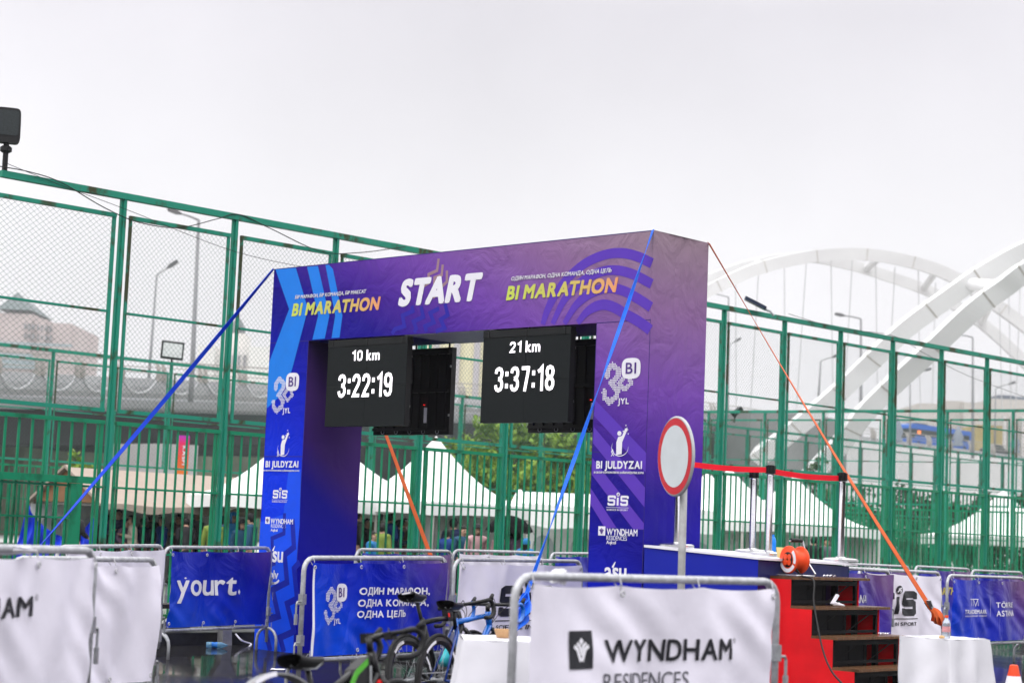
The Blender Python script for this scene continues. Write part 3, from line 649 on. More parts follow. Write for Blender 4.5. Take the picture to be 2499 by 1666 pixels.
# ---- LED screens hung under the beam
PANEL = two_tone('led_face', (.008, .010, .011), (.013, .016, .017), 160, .4, .6, .6, spec=.12)
LIT = mat('lit_diodes', (.92, .88, .92), .5, var=.22, scale=170, emit=.95)
def screen(label, u0, u1, z0, z1, y, face, title, clock, first):
    t = thing('led_screen', label, 'LED screen', AO + AE * u0 + AG * y + V((0, 0, z0)), AYAW, 'LED screens under the start arch'); w = u1 - u0; h = z1 - z0
    b = MB(); b.box((w / 2, 0, h / 2), (w, .07, h)); b.build('cabinet', BLACK_PLASTIC, t); sg = -1 if face else 1; sg2 = 1 if face else -1
    if face:
        f = MB()
        for i in range(2):
            for j in range(2): f.box((w * (.25 + .5 * i), -.038, h * .46 * (.5 + j)), (w / 2 - .003, .008, h * .46 - .003))
        f.build('display', PANEL, t)
        f = MB(); f.box((w / 2, -.04, h * .96), (w, .012, h * .075)); f.build('hood', mat('hood_cloth', (.012, .013, .014), .8, var=.2), t)
        sf = lambda a, c, o: (a, -.0425 - o, c); s = MB()
        digits(s, title[:2], sf, w * .315, h * .75, w * .135, h * .115, .155); write(s, 'km', sf, w * .50, h * .75, w * .165, h * .12, bold=.022, gap=.07); s.build('lit_title', LIT, t); s = MB(); digits(s, clock, sf, w * .155, h * .33, w * .68, h * .27, .15); s.build('lit_digits', LIT, t)
    r = MB()
    for i in range(9): r.box((w * (.06 + .11 * i), .045 * sg2, h * .5), (.02, .03, h * .92))
    for z in (.06, .5, .94): r.box((w / 2, .05 * sg2, h * z), (w * .97, .04, .03))
    r.build('rear_ribs', mat('rear_housing', (.009, .009, .010), .5, var=.2), t)
    r = MB()
    for sx in (.012, w - .012):
        for z in (.22, .78): r.box((sx, .0, h * z), (.02, .08, .025))
    r.build('latch', mat('latch_metal', (.45, .45, .46), .35, metal=.6), t)
    r = MB()
    for i in range(5): r.tube([(w * (.14 + .18 * i) + .025 * math.cos(a), -.05, .03 + .022 * math.sin(a)) for a in [k * math.pi / 5 for k in range(10)]], .004, 5, closed=True)
    r.build('handle', GALV, t) if not face else None
    r = MB()
    for x in (.08, w * .5, w - .08): r.tube([(x, 0, h), (x, 0, H0 - z0)], .012, 6); r.box((x, -.045, h - .04), (.02, .012, .07))
    r.build('hanger', BLACK_PLASTIC, t)
    if not face:
        q = MB(); q.box((w * .72, -.075, h * .22), (.03, .02, .17)); q.build('sticker', PRINT_WHITE, t); q = MB(); q.box((w * .70, -.075, h * .34), (.009, .02, .009)); q.build('indicator_lamp', mat('red_diode', (.9, .02, .02), .4, var=0, emit=1.5), t)
    return t
zb0 = 2.52
screen('dark LED screen reading 10 km with a white race clock', 1.01, 2.29, zb0 + .015, 3.505, .05, True, '10 km', '3:22:19', 1)
screen('dark LED screen reading 21 km with a white race clock', 3.42, 4.62, zb0 + .03, 3.505, .05, True, '21 km', '3:37:18', 0)
def backscreen(label, u0, u1, z0):
    t = screen(label, u0, u1, z0, z0 + .97, AD - .1, False, '', '', 0)
    return t
backscreen('black back of the LED screen hanging behind the 10 km clock', 1.02, 2.24, zb0 - .03)
backscreen('black back of the LED screen hanging behind the 21 km clock', 3.42, 4.70, zb0 - .02)
# ------------------------------------------------------------------ crowd barriers with printed banners
BLUE_A = [(0, (.0, .055, .62)), (.3, (.0, .02, .50)), (.62, (.004, .008, .36)), (.85, (.06, .025, .28)), (1.0, (.15, .07, .22))]
def barrier(label, xl, yl, Dl, xr, yr, Dr, draw=None, kind='white', hook='right', seed=0, zlow=.27, amp=1., grp='crowd barriers with banners', grad=None, post_r=.019):
    A = at(xl, yl, Dl); B = at(xr, yr, Dr); zl, zr = A.z, B.z; A.z = B.z = 0
    Lg = (B - A).length; rz = math.atan2(B.y - A.y, B.x - A.x); t = thing('crowd_barrier', label, 'crowd barrier', A, rz, grp)
    Z = lambda x: zl + (zr - zl) * x / Lg; r = .11
    f = MB(); P = [(0, 0, .10)]
    P += [(0, 0, zl - r)] + [(r - r * math.cos(a), 0, zl - r + r * math.sin(a)) for a in (.39, .78, 1.18)] + [(r, 0, Z(r)), (Lg - r, 0, Z(Lg - r))]
    P += [(Lg - r + r * math.sin(a), 0, zr - r + r * math.cos(a)) for a in (.39, .78, 1.18)] + [(Lg, 0, zr - r), (Lg, 0, .10)]
    f.tube(P, post_r, 10, up=(0, 1, 0)); f.tube([(0, 0, zlow), (Lg, 0, zlow)], post_r * .85, 8)
    f.build('frame', GALV_WET, t, smooth=True)
    for x in (0, Lg):
        q = MB(); w = .135; h = .26; pts = [(x, -w, 0), (x, -w, h - w)] + [(x, -w * math.cos(a), h - w + w * math.sin(a)) for a in [math.pi * k / 8 for k in range(1, 8)]] + [(x, w, h - w), (x, w, 0)]
        q.tube(pts, .017, 8, up=(1, 0, 0)); q.build('foot', GALV_WET, t, smooth=True)
    hx, sg = (Lg, 1) if hook == 'right' else (0, -1)
    if hook:
        for z in (zr * .66, .42): q = MB(); q.tube([(hx, 0, z), (hx + sg * .075, -.01, z), (hx + sg * .085, -.01, z - .02), (hx + sg * .085, -.01, z - .16)], .009, 6); q.box((hx + sg * .085, -.01, z - .15), (.026, .02, .09)); q.box((hx, 0, z + .02), (.05, .05, .09)); q.build('hook', GALV, t)
    rnd = random.Random(seed); ph = [rnd.uniform(0, 6.28) for _ in range(8)]; fx = [rnd.uniform(.7, 1.4) for _ in range(8)]
    x0, x1, z0 = .065, Lg - .065, zlow + .035; ties = [x0 + (x1 - x0) * k for k in (.012, .34, .66, .988)]
    def ztop(x): return Z(x) - .036 - .016 * (1 - math.exp(-min(abs(x - q) for q in ties) * 9))
    def disp(u, w):                              # u along, w 0..1 upward; metres towards the viewer
        d = .016 * math.sin(5.2 * fx[0] * u + ph[0] + 1.3 * w) + .010 * math.sin(9 * fx[1] * u - 3.2 * w + ph[1]) + .006 * math.sin(17 * fx[2] * u + 6 * w + ph[2]) + .008 * math.sin(4 * w * fx[3] + 2.2 * u + ph[3])
        for q in ties: d += .014 * math.exp(-((u - q - (1 - w) * .28 * math.sin(ph[4] + q)) / (.05 + .12 * (1 - w))) ** 2) * (.25 + .75 * w)
        d += .010 * math.sin(23 * (u * .8 + w * .9) + ph[5]) * math.sin(3 * u + ph[6]) ** 2 * math.sin(3 * w + ph[7]) ** 2
        return d * amp
    def surf(u, z, off):
        zt_ = ztop(u); w = max(0, min(1, (z - z0) / (zt_ - z0))); return (u, -.024 - .03 * amp * .5 - disp(u, w) - off, z)
    bn = MB(); nu, nv = 72, 36
    def bp(a, c):
        u = x0 + (x1 - x0) * a; zt_ = ztop(u); zz = z0 + (zt_ - z0) * c; return surf(u, zz, 0)
    bn.grid(bp, nu, nv)
    if kind == 'white': bm_ = WHITE_VINYL
    else: bm_ = gradient('blue_banner_%d' % seed, (grad or (.34, 0, .55, -.28)), BLUE_A, .28, bump=.25, noise=.01)
    bo = bn.build('banner', bm_, t, smooth=True)
    gm = MB()
    for q in ties:
        for z, s_ in ((Z(q) - .012, 1), (zlow + .01, -1)):
            gm.tube([(q + .004, -.03, z - .05 * s_), (q - .004, -.045, z - .02 * s_), (q, -.024, z + .022 * s_), (q + .004, .02, z), (q, -.02, z - .045 * s_)], .0035, 5)
            gm.tube([(q + .014 * math.cos(a), -.052, z - .065 * s_ + .014 * math.sin(a)) for a in [k * math.pi / 5 for k in range(10)]], .005, 5, closed=True)
    gm.build('ties', mat('zip_tie', (.5, .5, .52), .4, var=.1), t)
    O = A; E_ = (B - A).normalized()
    if draw: draw(bo, surf, lambda x, y: plane_uv(x, y, O + FN_of(rz) * .042, E_), Lg)
    return t
def FN_of(rz): return V((math.sin(rz), -math.cos(rz), 0))
MXB = .07
def rect(f, x0, y0, x1, y1): (u0, v0), (u1, v1) = f(x0, y1), f(x1, y0); return u0, v0, u1 - u0, v1 - v0
BO = .006
def d_wynd(bo, surf, f, Lg):
    d = MB(); l = MB(); u, v, w, h = rect(f, 1385, 1538, 1452, 1632); emblem_w(d, l, lambda a, b, o: surf(a, b, o + BO - .002), u, v, w, h, MXB)
    u, v, w, h = rect(f, 1479, 1556, 1782, 1614); write(d, 'WYNDHAM', surf, u, v, w, h, bold=.02, gap=.08, off=BO, mx=MXB)
    u, v, w, h = rect(f, 1788, 1558, 1795, 1566); stroke(d, circ(u + .01, v + .01, .012), .003, surf, BO, closed=True); write(d, 'R', surf, u + .004, v + .004, .011, .013, off=BO)
    d.build('lettering', PRINT_BLACK, bo); l.build('emblem', PRINT_WHITE, bo)
    g = MB(); u, v, w, h = rect(f, 1473, 1636, 1680, 1684); write(g, 'RESIDENCES', surf, u, v, w, h, gap=.1, off=BO, mx=MXB); g.build('lettering', PRINT_GREY, bo)
def d_am(bo, surf, f, Lg):
    d = MB(); u, v, w, h = rect(f, 27, 1453, 79, 1505); (ue, _) = f(79, 1480); W_ = w * 7.3
    u, v, w, h = rect(f, 27, 1453, 79, 1505); write(d, 'WYNDHAM', surf, ue - min(W_, ue - .12), v, min(W_, ue - .12), h, bold=.02, gap=.08, off=BO, mx=MXB)
    u, v, w, h = rect(f, 87, 1453, 97, 1462); stroke(d, circ(u + .012, v + .01, .014), .003, surf, BO, closed=True); write(d, 'R', surf, u + .006, v + .003, .012, .014, off=BO)
    d.build('lettering', PRINT_BLACK, bo)
def d_a(bo, surf, f, Lg):
    d = MB(); (ue, v0) = f(202, 1553); (_, v1) = f(196, 1526); h = v1 - v0; write(d, 'ASTANA', surf, ue - 5.2 * h, v0, 5.2 * h, h, bold=.012, gap=.1, off=BO, mx=MXB)
    (a, b) = f(200, 1573); flat(d, [(a - .6, b), (a, b), (a, b + .008), (a - .6, b + .008)], surf, BO, MXB); d.build('lettering', PRINT_BLACK, bo)
def d_yourt(bo, surf, f, Lg):
    s = MB(); u, v, w, h = rect(f, 428, 1404, 594, 1452)
    a = rect(f, 428, 1406, 560, 1442); write(s, 'yourt', surf, u, v - .0, w * .88, h * .92, bold=.016, gap=.035, off=BO, mx=MXB, cap=True)
    flat(s, [(u + w * .93, v + .0), (u + w * .955, v + .03), (u + w * .93, v + .06), (u + w * .905, v + .03)], surf, BO)
    flat(s, [(u + w * .13, v + h * .83), (u + w * .15, v + h * .88), (u + w * .13, v + h * .93), (u + w * .11, v + h * .88)], surf, BO)
    s.build('lettering', PRINT_WHITE, bo)
def d_one(bo, surf, f, Lg):
    k7 = lambda x, y: f(600 + x / 3.36, 1300 + y / 3.36); s = MB(); ink = MB()
    u, v, w, h = rect(k7, 622, 415, 860, 748); emblem_thirty(s, ink, lambda a, b, o: surf(a, b, o + .004), u, v, w, h, MXB)
    for tx, x0, y0, x1, y1 in (('ОДИН МАРАФОН,', 928, 442, 1497, 502), ('ОДНА КОМАНДА,', 922, 535, 1490, 600), ('ОДНА ЦЕЛЬ', 918, 627, 1320, 692)):
        s.build('slogan_line' if s.f and x0 < 927 else 'dotted_emblem', PRINT_WHITE, bo); s = MB(); u, v, w, h = rect(k7, x0, y0, x1, y1); write(s, tx, surf, u, v, w, h, bold=.028, gap=.09, off=BO, mx=MXB)
    s.build('slogan_line', PRINT_WHITE, bo); s = MB(); flat(s, [(.066, .31), (.092, .31), (.092, 1.06), (.066, 1.06)], surf, BO, MXB); s.build('hem', PRINT_WHITE, bo); ink.build('emblem', mat('violet_ink', (.08, .03, .22), .5), bo)
def d_sis_mid(bo, surf, f, Lg):
    k7 = lambda x, y: f(600 + x / 3.36, 1300 + y / 3.36); s = MB(); p = MB()
    u, v, w, h = rect(k7, 2065, 365, 2520, 800); emblem_sis(s, p, lambda a, b, o: surf(a, b, o + .004), u, v, w, h, MXB); s.build('emblem', PRINT_BLACK, bo); p.build('emblem', PRINT_WHITE, bo)
def d_sis_right(bo, surf, f, Lg):
    k3 = lambda x, y: f(1850 + x / 3.624, 1250 + y / 3.624); s = MB(); p = MB()
    u, v, w, h = rect(k3, 1050, 640, 1385, 1012); emblem_sis(s, p, lambda a, b, o: surf(a, b, o + .004), u, v, w, h, MXB); s.build('emblem', PRINT_BLACK, bo); p.build('emblem', PRINT_WHITE, bo)
def d_trade(bo, surf, f, Lg):
    k3 = lambda x, y: f(1850 + x / 3.624, 1250 + y / 3.624); s = MB()
    for tx, x0, y0, x1, y1, b in (('TRADEMARK', 1817, 855, 2020, 895, .022), ('COLLECTION BY WYNDHAM', 1822, 905, 2022, 921, .012), ("TÖR'RE", 2107, 782, 2264, 838, .016), ('ASTANA', 2105, 862, 2280, 915, .016)):
        u, v, w, h = rect(k3, x0, y0, x1, y1); write(s, tx, surf, u, v, w, h, bold=b, gap=.09, off=BO, mx=MXB, cap=True)
    u, v, w, h = rect(k3, 1872, 765, 1950, 825)
    stroke(s, [(u, v + h), (u + w * .95, v + h)], .008, surf, BO); stroke(s, [(u + w * .3, v + h), (u + w * .15, v)], .012, surf, BO + .0005); stroke(s, [(u + w * .42, v), (u + w * .5, v + h * .92), (u + w * .68, v), (u + w * .86, v + h * .92), (u + w * .92, v)], .010, surf, BO + .001)
    u, v, w, h = rect(k3, 2052, 760, 2056, 920); flat(s, [(u, v), (u + .005, v), (u + .005, v + h), (u, v + h)], surf, BO)
    s.build('lettering', PRINT_WHITE, bo)
def d_marathon(bo, surf, f, Lg):
    s = MB(); u, v = f(2292, 1450); _, v1 = f(2292, 1432); write(s, 'BI MARATHON', surf, max(.2, u - .35), v, 1.25, (v1 - v), bold=.03, shear=.2, off=BO, mx=MXB); s.build('lettering', mat('yellow_print', (.6, .5, .1), .5, var=.05), bo)
def d_astana(bo, surf, f, Lg):
    s = MB(); u, v = f(2112, 1470); _, v1 = f(2112, 1450); h = v1 - v; write(s, 'ASTANA', surf, max(.1, u - 5.2 * h), v, 5.2 * h, h, bold=.012, off=BO, mx=MXB); s.build('lettering', PRINT_WHITE, bo)

barrier('white banner barrier at the left edge with black letters AM in view', -300, 1330, 7.95, 231, 1343, 10.2, d_am, 'white', 'right', 11, zlow=.28, post_r=.021)
barrier('white banner barrier with a single small black A beside the barrier reading AM', 30, 1362, 11.6, 383, 1365, 13.3, d_a, 'white', 'right', 12, zlow=.26, amp=1.3)
barrier('plain white banner barrier whose right end touches the blue yourt banner', 140, 1333, 17.7, 399, 1331, 19.35, None, 'white', 'right', 13)
barrier('blue banner barrier with the white word yourt', 401, 1334.6, 19.55, 662, 1336.5, 21.2, d_yourt, 'blue', 'right', 14, grad=(.28, 0, .62, -.30))
barrier('blue banner barrier with three lines of white Cyrillic words and a dotted 30', 743, 1361, 16.1, 1089.6, 1361, 17.8, d_one, 'blue', 'left', 15, grad=(.36, 0, .55, -.42), post_r=.022)
barrier('blue and purple barrier partly hidden behind the Cyrillic slogan banner', 869, 1340, 20.6, 1103, 1344.6, 22.4, None, 'blue', None, 16, grad=(.34, 0, .5, -.15))
barrier('white banner barrier with large black SiS lettering behind the bicycles', 1109, 1364, 17.35, 1419.6, 1369, 19.1, d_sis_mid, 'white', 'left', 17, zlow=.26)
barrier('blank white banner barrier behind the SiS barrier under the arch opening', 1105, 1342, 23.3, 1324.5, 1348, 25.0, None, 'white', None, 18)
barrier('blue barrier mostly hidden behind the right arch column', 1343.6, 1349.5, 25.4, 1507, 1350, 27.2, None, 'blue', None, 19)
barrier('white banner barrier reading WYNDHAM RESIDENCES in front of everything', 1258, 1404, 9.05, 1896, 1419, 10.45, d_wynd, 'white', 'right', 20, zlow=.28, post_r=.021)
barrier('white banner barrier with black SiS lettering beyond the red stairs', 2095, 1387, 21.2, 2294, 1397, 22.9, d_sis_right, 'white', 'right', 21)
barrier('purple banner barrier showing one white letter beside the red stairs', 1963, 1378, 18.6, 2171.5, 1393, 20.2, d_astana, 'blue', 'right', 22, grad=(.30, 0, .5, -.05))
barrier('far blue and purple barrier just above the red stairs behind the orange strap', 2060, 1375, 26.4, 2219, 1382, 28.0, None, 'blue', None, 23, grad=(.30, 0, .6, -.15))
barrier('blue barrier with yellow slanted letters behind the right SiS banner', 2233, 1381, 28.3, 2366, 1388, 30, d_marathon, 'blue', None, 24, grad=(.30, 0, .6, -.15))
barrier('farthest blue and purple barrier at the right edge behind the hotel banner', 2371, 1390.7, 30, 2494, 1396, 31.6, None, 'blue', None, 25, grad=(.30, 0, .6, -.15))
barrier('blue banner barrier with white TRADEMARK and TÖR\'RE ASTANA lettering', 2312, 1403, 23.2, 2500, 1410, 24.9, d_trade, 'blue', 'left', 26, grad=(.36, 0, .5, -.20))

# ------------------------------------------------------------------ tension straps
def strap(name, label, a, b, w, m, twist=2.0, sag=.05, n=40, thick=.003, phase=0.):
    a = V(a); b = V(b); d = (b - a).normalized(); x = d.cross(V((0, 0, 1))).normalized(); y = d.cross(x); s = MB(); vs = []; fs = []
    for i in range(n + 1):
        t = i / n; p = a.lerp(b, t) - V((0, 0, sag * math.sin(math.pi * t))); an = phase + twist * math.pi * t; q = (x * math.cos(an) + y * math.sin(an)) * w / 2; h = d.cross(q).normalized() * thick
        vs += [p - q - h, p + q - h, p + q + h, p - q + h]
    for i in range(n):
        for k in range(4): fs.append((4 * i + k, 4 * i + (k + 1) % 4, 4 * i + 4 + (k + 1) % 4, 4 * i + 4 + k))
    s.add(vs, fs); o = s.build(name, m, smooth=False); return tag(o, label, 'strap', 'straps tying down the start arch')
STRAP_BLUE = mat('blue_webbing', (.004, .05, .62), .5, var=.1); STRAP_SKY = mat('sky_webbing', (.004, .12, .72), .45, var=.1)
STRAP_ORANGE = mat('orange_webbing', (.85, .15, .035), .5, var=.1)
tl = AO + V((0, 0, AH)); tr = AO + AE * AW + V((0, 0, AH))
strap('strap', 'deep blue strap running from the arch top down across the fence at the left', tl - AG * .01, at(95, 1329, 21.45) + (at(95, 1329, 21.45) - tl) * .30, .05, STRAP_BLUE, 1.1, .04, phase=.2)
anc = V((-.17, 16.0, .06))
q1 = at(1285, 1448, 16.25)
strap('strap', 'sky blue strap from the arch top corner down in front of the right column', tr - AG * .012, q1, .037, STRAP_SKY, 2.6, .03, phase=.35)
bundle = MB(); rnd = random.Random(5)
def wad(name, label, a, b, w0, m, seed, n=16):
    s = MB(); rn = random.Random(seed); a = V(a); b = V(b); d = b - a; x = d.cross(V((0, 0, 1))).normalized(); y = d.normalized().cross(x)
    for k in range(5):
        P = []; ph = rn.uniform(0, 6.28); rr = w0 * rn.uniform(.35, .8)
        for i in range(n + 1):
            t = i / n; e_ = math.sin(math.pi * min(1, t * 1.05 + .05)); P.append(a + d * t + (x * math.cos(ph + 4 * t) + y * math.sin(ph + 4 * t)) * rr * e_)
        s.tube(P, [(.008, w0 * (.5 + .5 * math.sin(math.pi * i / n))) for i in range(n + 1)], box=True)
    return tag(s.build(name, m), label, 'strap', 'straps tying down the start arch')
wad('strap_bundle', 'bulky folded tail of sky blue strap beside the white table', q1, at(1252, 1545, 16.0), .085, STRAP_SKY, 3)
RA = AO + AE * AW + AG * AD + V((0, 0, AH)); q2 = at(2274, 1487, 21.2)
strap('strap', 'orange strap from the rear arch corner down to the right', RA, q2, .066, STRAP_ORANGE, .30, .05, phase=.62)
wad('strap_bundle', 'bulky folded end of orange strap above the bottle on the right table', q2 - (q2 - RA).normalized() * .02, at(2304, 1528, 21.5), .07, STRAP_ORANGE, 9)
q3 = at(1047, 1340, 23.2); LR = AO + AG * AD + V((0, 0, AH))
bk_ = MB(); dq = (q2 - RA).normalized(); bk_.bar(q2 - dq * .03, q2 - dq * .14, .06, .035); bk_.bar(q2 - dq * .05 + V((0, -.03, .01)), q2 - dq * .12 + V((0, -.05, .03)), .05, .012); tag(bk_.build('ratchet_buckle', GALV), 'small steel ratchet buckle at the lower end of the long orange strap', 'buckle')
strap('strap', 'orange strap seen through the arch opening below the 10 km screen', LR + V((0, 0, -.05)), LR.lerp(q3, 1.25), .06, STRAP_ORANGE, .25, .02, phase=.9)

# ------------------------------------------------------------------ stage, stairs and what stands on them
SC = V((2.285, 16.7, 0)); SA, SB = 1.30, 1.62
P_ = lambda a, b, z: SC - AE * a + AG * b + V((0, 0, z))
ZS = lambda a, b: 1.305 + .065 * a / 1.3 - .03 * b / 1.5
stage = thing('stage', 'blue wrapped podium with a white top beside the right arch column', 'stage', SC, AYAW)
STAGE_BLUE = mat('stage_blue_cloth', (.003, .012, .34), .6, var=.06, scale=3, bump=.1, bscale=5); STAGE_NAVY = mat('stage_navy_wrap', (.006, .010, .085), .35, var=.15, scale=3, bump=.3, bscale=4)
s = MB(); s.grid(lambda u, v: P_(SA * u, 0, (ZS(SA * u, 0) - .02) * v) - AG * .004 * math.sin(7 * u) * v, 12, 8); s.build('front_cloth', STAGE_BLUE, stage, world=True)
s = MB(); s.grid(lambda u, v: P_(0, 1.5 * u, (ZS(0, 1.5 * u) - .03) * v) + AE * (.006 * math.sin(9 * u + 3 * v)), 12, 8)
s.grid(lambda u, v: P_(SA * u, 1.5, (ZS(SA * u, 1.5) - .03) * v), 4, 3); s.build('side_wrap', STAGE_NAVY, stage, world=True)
s = MB(); s.prism([P_(a, b, ZS(a, b) - .02) for a, b in ((-.02, -.012), (SA, -.012), (SA, SB), (-.02, SB))], (0, 0, .022)); s.build('top', PRINT_WHITE, stage, world=True, fix=True)
s = MB()
for a, b in ((.04, .04), (SA - .04, .04), (.04, 1.46), (SA - .04, 1.46)): s.bar(P_(a, b, 0), P_(a, b, 1.24), .05)
s.build('legs_frame', BLACK_PLASTIC, stage, world=True)

# stairs: red side cloth, wooden treads, open black steel risers
ST0 = P_(0, .20, 0); SW = 1.12
stairs = thing('stairs', 'red sided stairs with wooden treads leading up to the stage', 'stairs', ST0, AYAW)
RED = mat('red_cloth', (.74, .004, .010), .65, var=.14, scale=3, bump=.6, bscale=3.5); RUN = .225; ZT = [1.12, .865, .615, .355, .10]
def sp(a, b, z): return (a, b, z)               # local: x away from the stage, y across, z up
poly = [(0, 0), (0, ZT[0])]; x = RUN
for i, z in enumerate(ZT): poly += [(RUN * (i + 1), z if i == 0 else z), (RUN * (i + 1), ZT[i + 1] if i + 1 < len(ZT) else 0)]
for y in (-.006, SW + .0):
    s = MB(); s.prism([(a, y, c) for a, c in poly], (0, .006, 0)); s.build('side_cloth', RED, stairs, fix=True)
for i, z in enumerate(ZT):
    s = MB(); s.box((RUN * (i + .5) + .02, SW / 2 + .06, z + .012), (RUN + .05, SW + .13, .024)); s.build('tread', WOOD, stairs)
s = MB()
for i, z in enumerate(ZT):
    for y in (.03, SW - .03):
        s.bar((RUN * (i + .9), y, 0), (RUN * (i + .9), y, z), .03); s.bar((.02, y, z - .03), (RUN * (i + .9), y, z - .03), .03)
    s.bar((RUN * (i + .9), .03, z - .03), (RUN * (i + .9), SW - .03, z - .03), .04); s.bar((RUN * (i + .9), .03, z - .2), (RUN * (i + .9), SW - .03, z - .2), .025)
    for y in (.25, .5, .75, .95): s.bar((RUN * (i + .3), y, 0), (RUN * (i + .3), y, z - .02), .045)
    s.box((RUN * (i + .35), .40, z - .13), (.01, .66, .24))  # black panel added behind each opening to paint the shaded stair interior
    s.bar((RUN * (i + .85), .05, z - .21), (RUN * (i + .85), .45, z - .05), .008); s.bar((RUN * (i + .85), .6, z - .21), (RUN * (i + .85), 1.0, z - .05), .008)
s.build('frame_and_shade_panels', mat('black_steel_and_shade', (.004, .004, .005), .5, var=.2, spec=.1), stairs)
TS = lambda x, y, z: ST0 + AE * x + AG * y + V((0, 0, z))
# cable reel on the top tread
rc = TS(.115, .20, ZT[0] + .024); reel = thing('cable_reel', 'orange cable reel with four sockets standing on the top stair tread', 'cable reel', rc, AYAW - .15)
ORANGE = mat('orange_plastic', (.80, .075, .018), .35, var=.06); M = Matrix.Rotation(math.radians(90), 3, 'X') ; M2 = Matrix.Rotation(math.radians(-8), 3, 'Z') @ M
zc = .15
s = MB(); s.lathe([(.0, .075), (.118, .075), (.125, .068), (.125, .055), (.10, .045), (.085, .03), (.085, -.055), (.118, -.06), (.125, -.07), (.118, -.085), (0, -.085)], (0, 0, zc), 28, M2); s.build('drum', ORANGE, reel, smooth=True)
s = MB(); s.lathe([(.0, .079), (.068, .079), (.070, .074)], (0, 0, zc), 24, M2); s.build('socket_plate', BLACK_PLASTIC, reel)
for a in range(4):
    s = MB(); an = math.radians(45 + 90 * a); s.lathe([(0, .084), (.027, .084), (.028, .078)], V((.034 * math.cos(an), 0, zc + .034 * math.sin(an))), 14, M2); s.build('socket', ORANGE, reel)
s = MB()
for a0, a1 in ((200, 330), (-20, 50)):
    P = [(math.cos(math.radians(a)) * .098, math.sin(math.radians(a)) * .098) for a in range(a0, a1 + 1, 10)]; sf = lambda a, b, o: V((0, 0, zc)) + M2 @ V((a, b, .0765 + o)); stroke(s, P, .034, sf, .0005)
s.build('sticker', PRINT_WHITE, reel)
s = MB()
s.tube([(-.15, -.11, .01), (.13, -.11, .01), (.14, .12, .01)], .008, 7); s.tube([(-.15, .12, .01), (.14, .12, .01), (.15, .12, .03), (.06, .10, zc), (.02, .09, zc + .17)], .008, 7)
s.tube([(.02, -.09, zc + .17), (.02, .09, zc + .17)], .008, 7); s.build('stand', mat('chromed_wire', (.6, .6, .62), .25, metal=.8, var=.1), reel)
s = MB(); s.tube([(.02, -.07, zc + .175), (.02, .07, zc + .175)], .018, 10); s.build('grip', BLACK_PLASTIC, reel)
k3 = lambda x, y, D: at(1850 + x / 3.624, 1250 + y / 3.624, D)
cable('cable', 'black power cord hanging from the orange reel down over the red stairs', [TS(.14, .16, ZT[0] + .12), TS(.24, .14, ZT[0] + .035), k3(490, 600, 16.53), k3(492, 780, 16.42), k3(520, 960, 16.3), k3(575, 1220, 16.12), k3(650, 1400, 15.95), k3(760, 1530, 15.8)], .009)
# power strip with a white cord on the second tread
ps = thing('power_strip', 'white power strip with a coiled white cord lying on the second stair tread', 'power strip', TS(RUN * 1.55, .5, ZT[1] + .024), AYAW + 1.2); ps.scale = (.62, .62, .62)
s = MB(); s.prism([V((-.02, -.035, .02)) + Matrix.Rotation(-.95, 3, 'Y') @ V((a, b, c)) for a, b, c in ((0, 0, 0), (.0, .05, 0), (.17, .05, 0), (.17, 0, 0))], Matrix.Rotation(-.95, 3, 'Y') @ V((0, 0, .035))); s.build('housing', PRINT_WHITE, ps, fix=True)
s = MB(); rn = random.Random(4)
P = [(0, 0, .02)] + [(.04 + .09 * math.cos(a) * (1 - .02 * k) - .06 * (k / 30), .08 * math.sin(a) * (1 - .01 * k) - .10, .012 + .0012 * k + rn.uniform(0, .012)) for k, a in enumerate([i * .62 for i in range(34)])]
s.tube(smooth_path(P, 3), .007, 6); s.build('cord', PRINT_WHITE, ps, smooth=True)
# small paper scraps on the treads
for lab, p in (('crumpled white paper scrap on the top stair tread', TS(.16, .72, ZT[0] + .03)), ('small pale paper scrap on the third stair tread', TS(RUN * 2.5, 1.02, ZT[2] + .03))):
    s = MB(); rn = random.Random(int(p.z * 100)); s.grid(lambda u, v: p + AE * (u - .5) * .05 + AG * (v - .5) * .15 + V((0, 0, rn.uniform(0, .02))), 5, 7); tag(s.build('paper_scrap', PRINT_WHITE), lab, 'paper scrap', 'paper scraps on the stairs')

# stanchions with red belts
def stanchion(label, base, h, rz=0.):
    t = thing('belt_stanchion', label, 'stanchion', base, AYAW + rz, 'belt stanchions on the stage')
    s = MB(); s.lathe([(0, .0), (.165, .0), (.17, .006), (.17, .026), (.15, .036), (.05, .044), (.045, .05), (0, .05)], seg=28); s.build('base', CHROME, t, smooth=False)
    s = MB(); s.lathe([(.031, .045), (.031, h - .1), (.033, h - .1), (.033, h - .085)], seg=18); s.build('pole', CHROME, t, smooth=True)
    s = MB(); s.lathe([(.036, h - .085), (.036, h - .005), (.03, h), (0, h)], seg=18)
    for a in range(4): s.box((.04 * math.cos(a * math.pi / 2), .04 * math.sin(a * math.pi / 2), h - .045), (.022, .022, .075), rz=a * math.pi / 2)
    s.build('belt_head', BLACK_PLASTIC, t)
    return t
def onstage(x, ybase, D):
    p = at(x, ybase, D); a = -(p - SC).dot(AE); b = (p - SC).dot(AG); return V((p.x, p.y, ZS(a, b) + .003))
SB1 = onstage(1651, 1308, 17.62); SB2 = onstage(1836, 1320, 18.25); SB3 = onstage(1876, 1327, 17.65); SB4 = onstage(2052, 1341, 17.92)
stanchion('steel belt stanchion hidden behind the round road sign', SB1, .86)
stanchion('steel belt stanchion standing behind the second one on the stage', SB2, .82)
stanchion('steel belt stanchion in the middle of the stage where two red belts meet', SB3, .86)
stanchion('steel belt stanchion at the right end of the red belts', SB4, .86)
BELT = mat('red_belt', (.72, .006, .022), .5, var=.05)
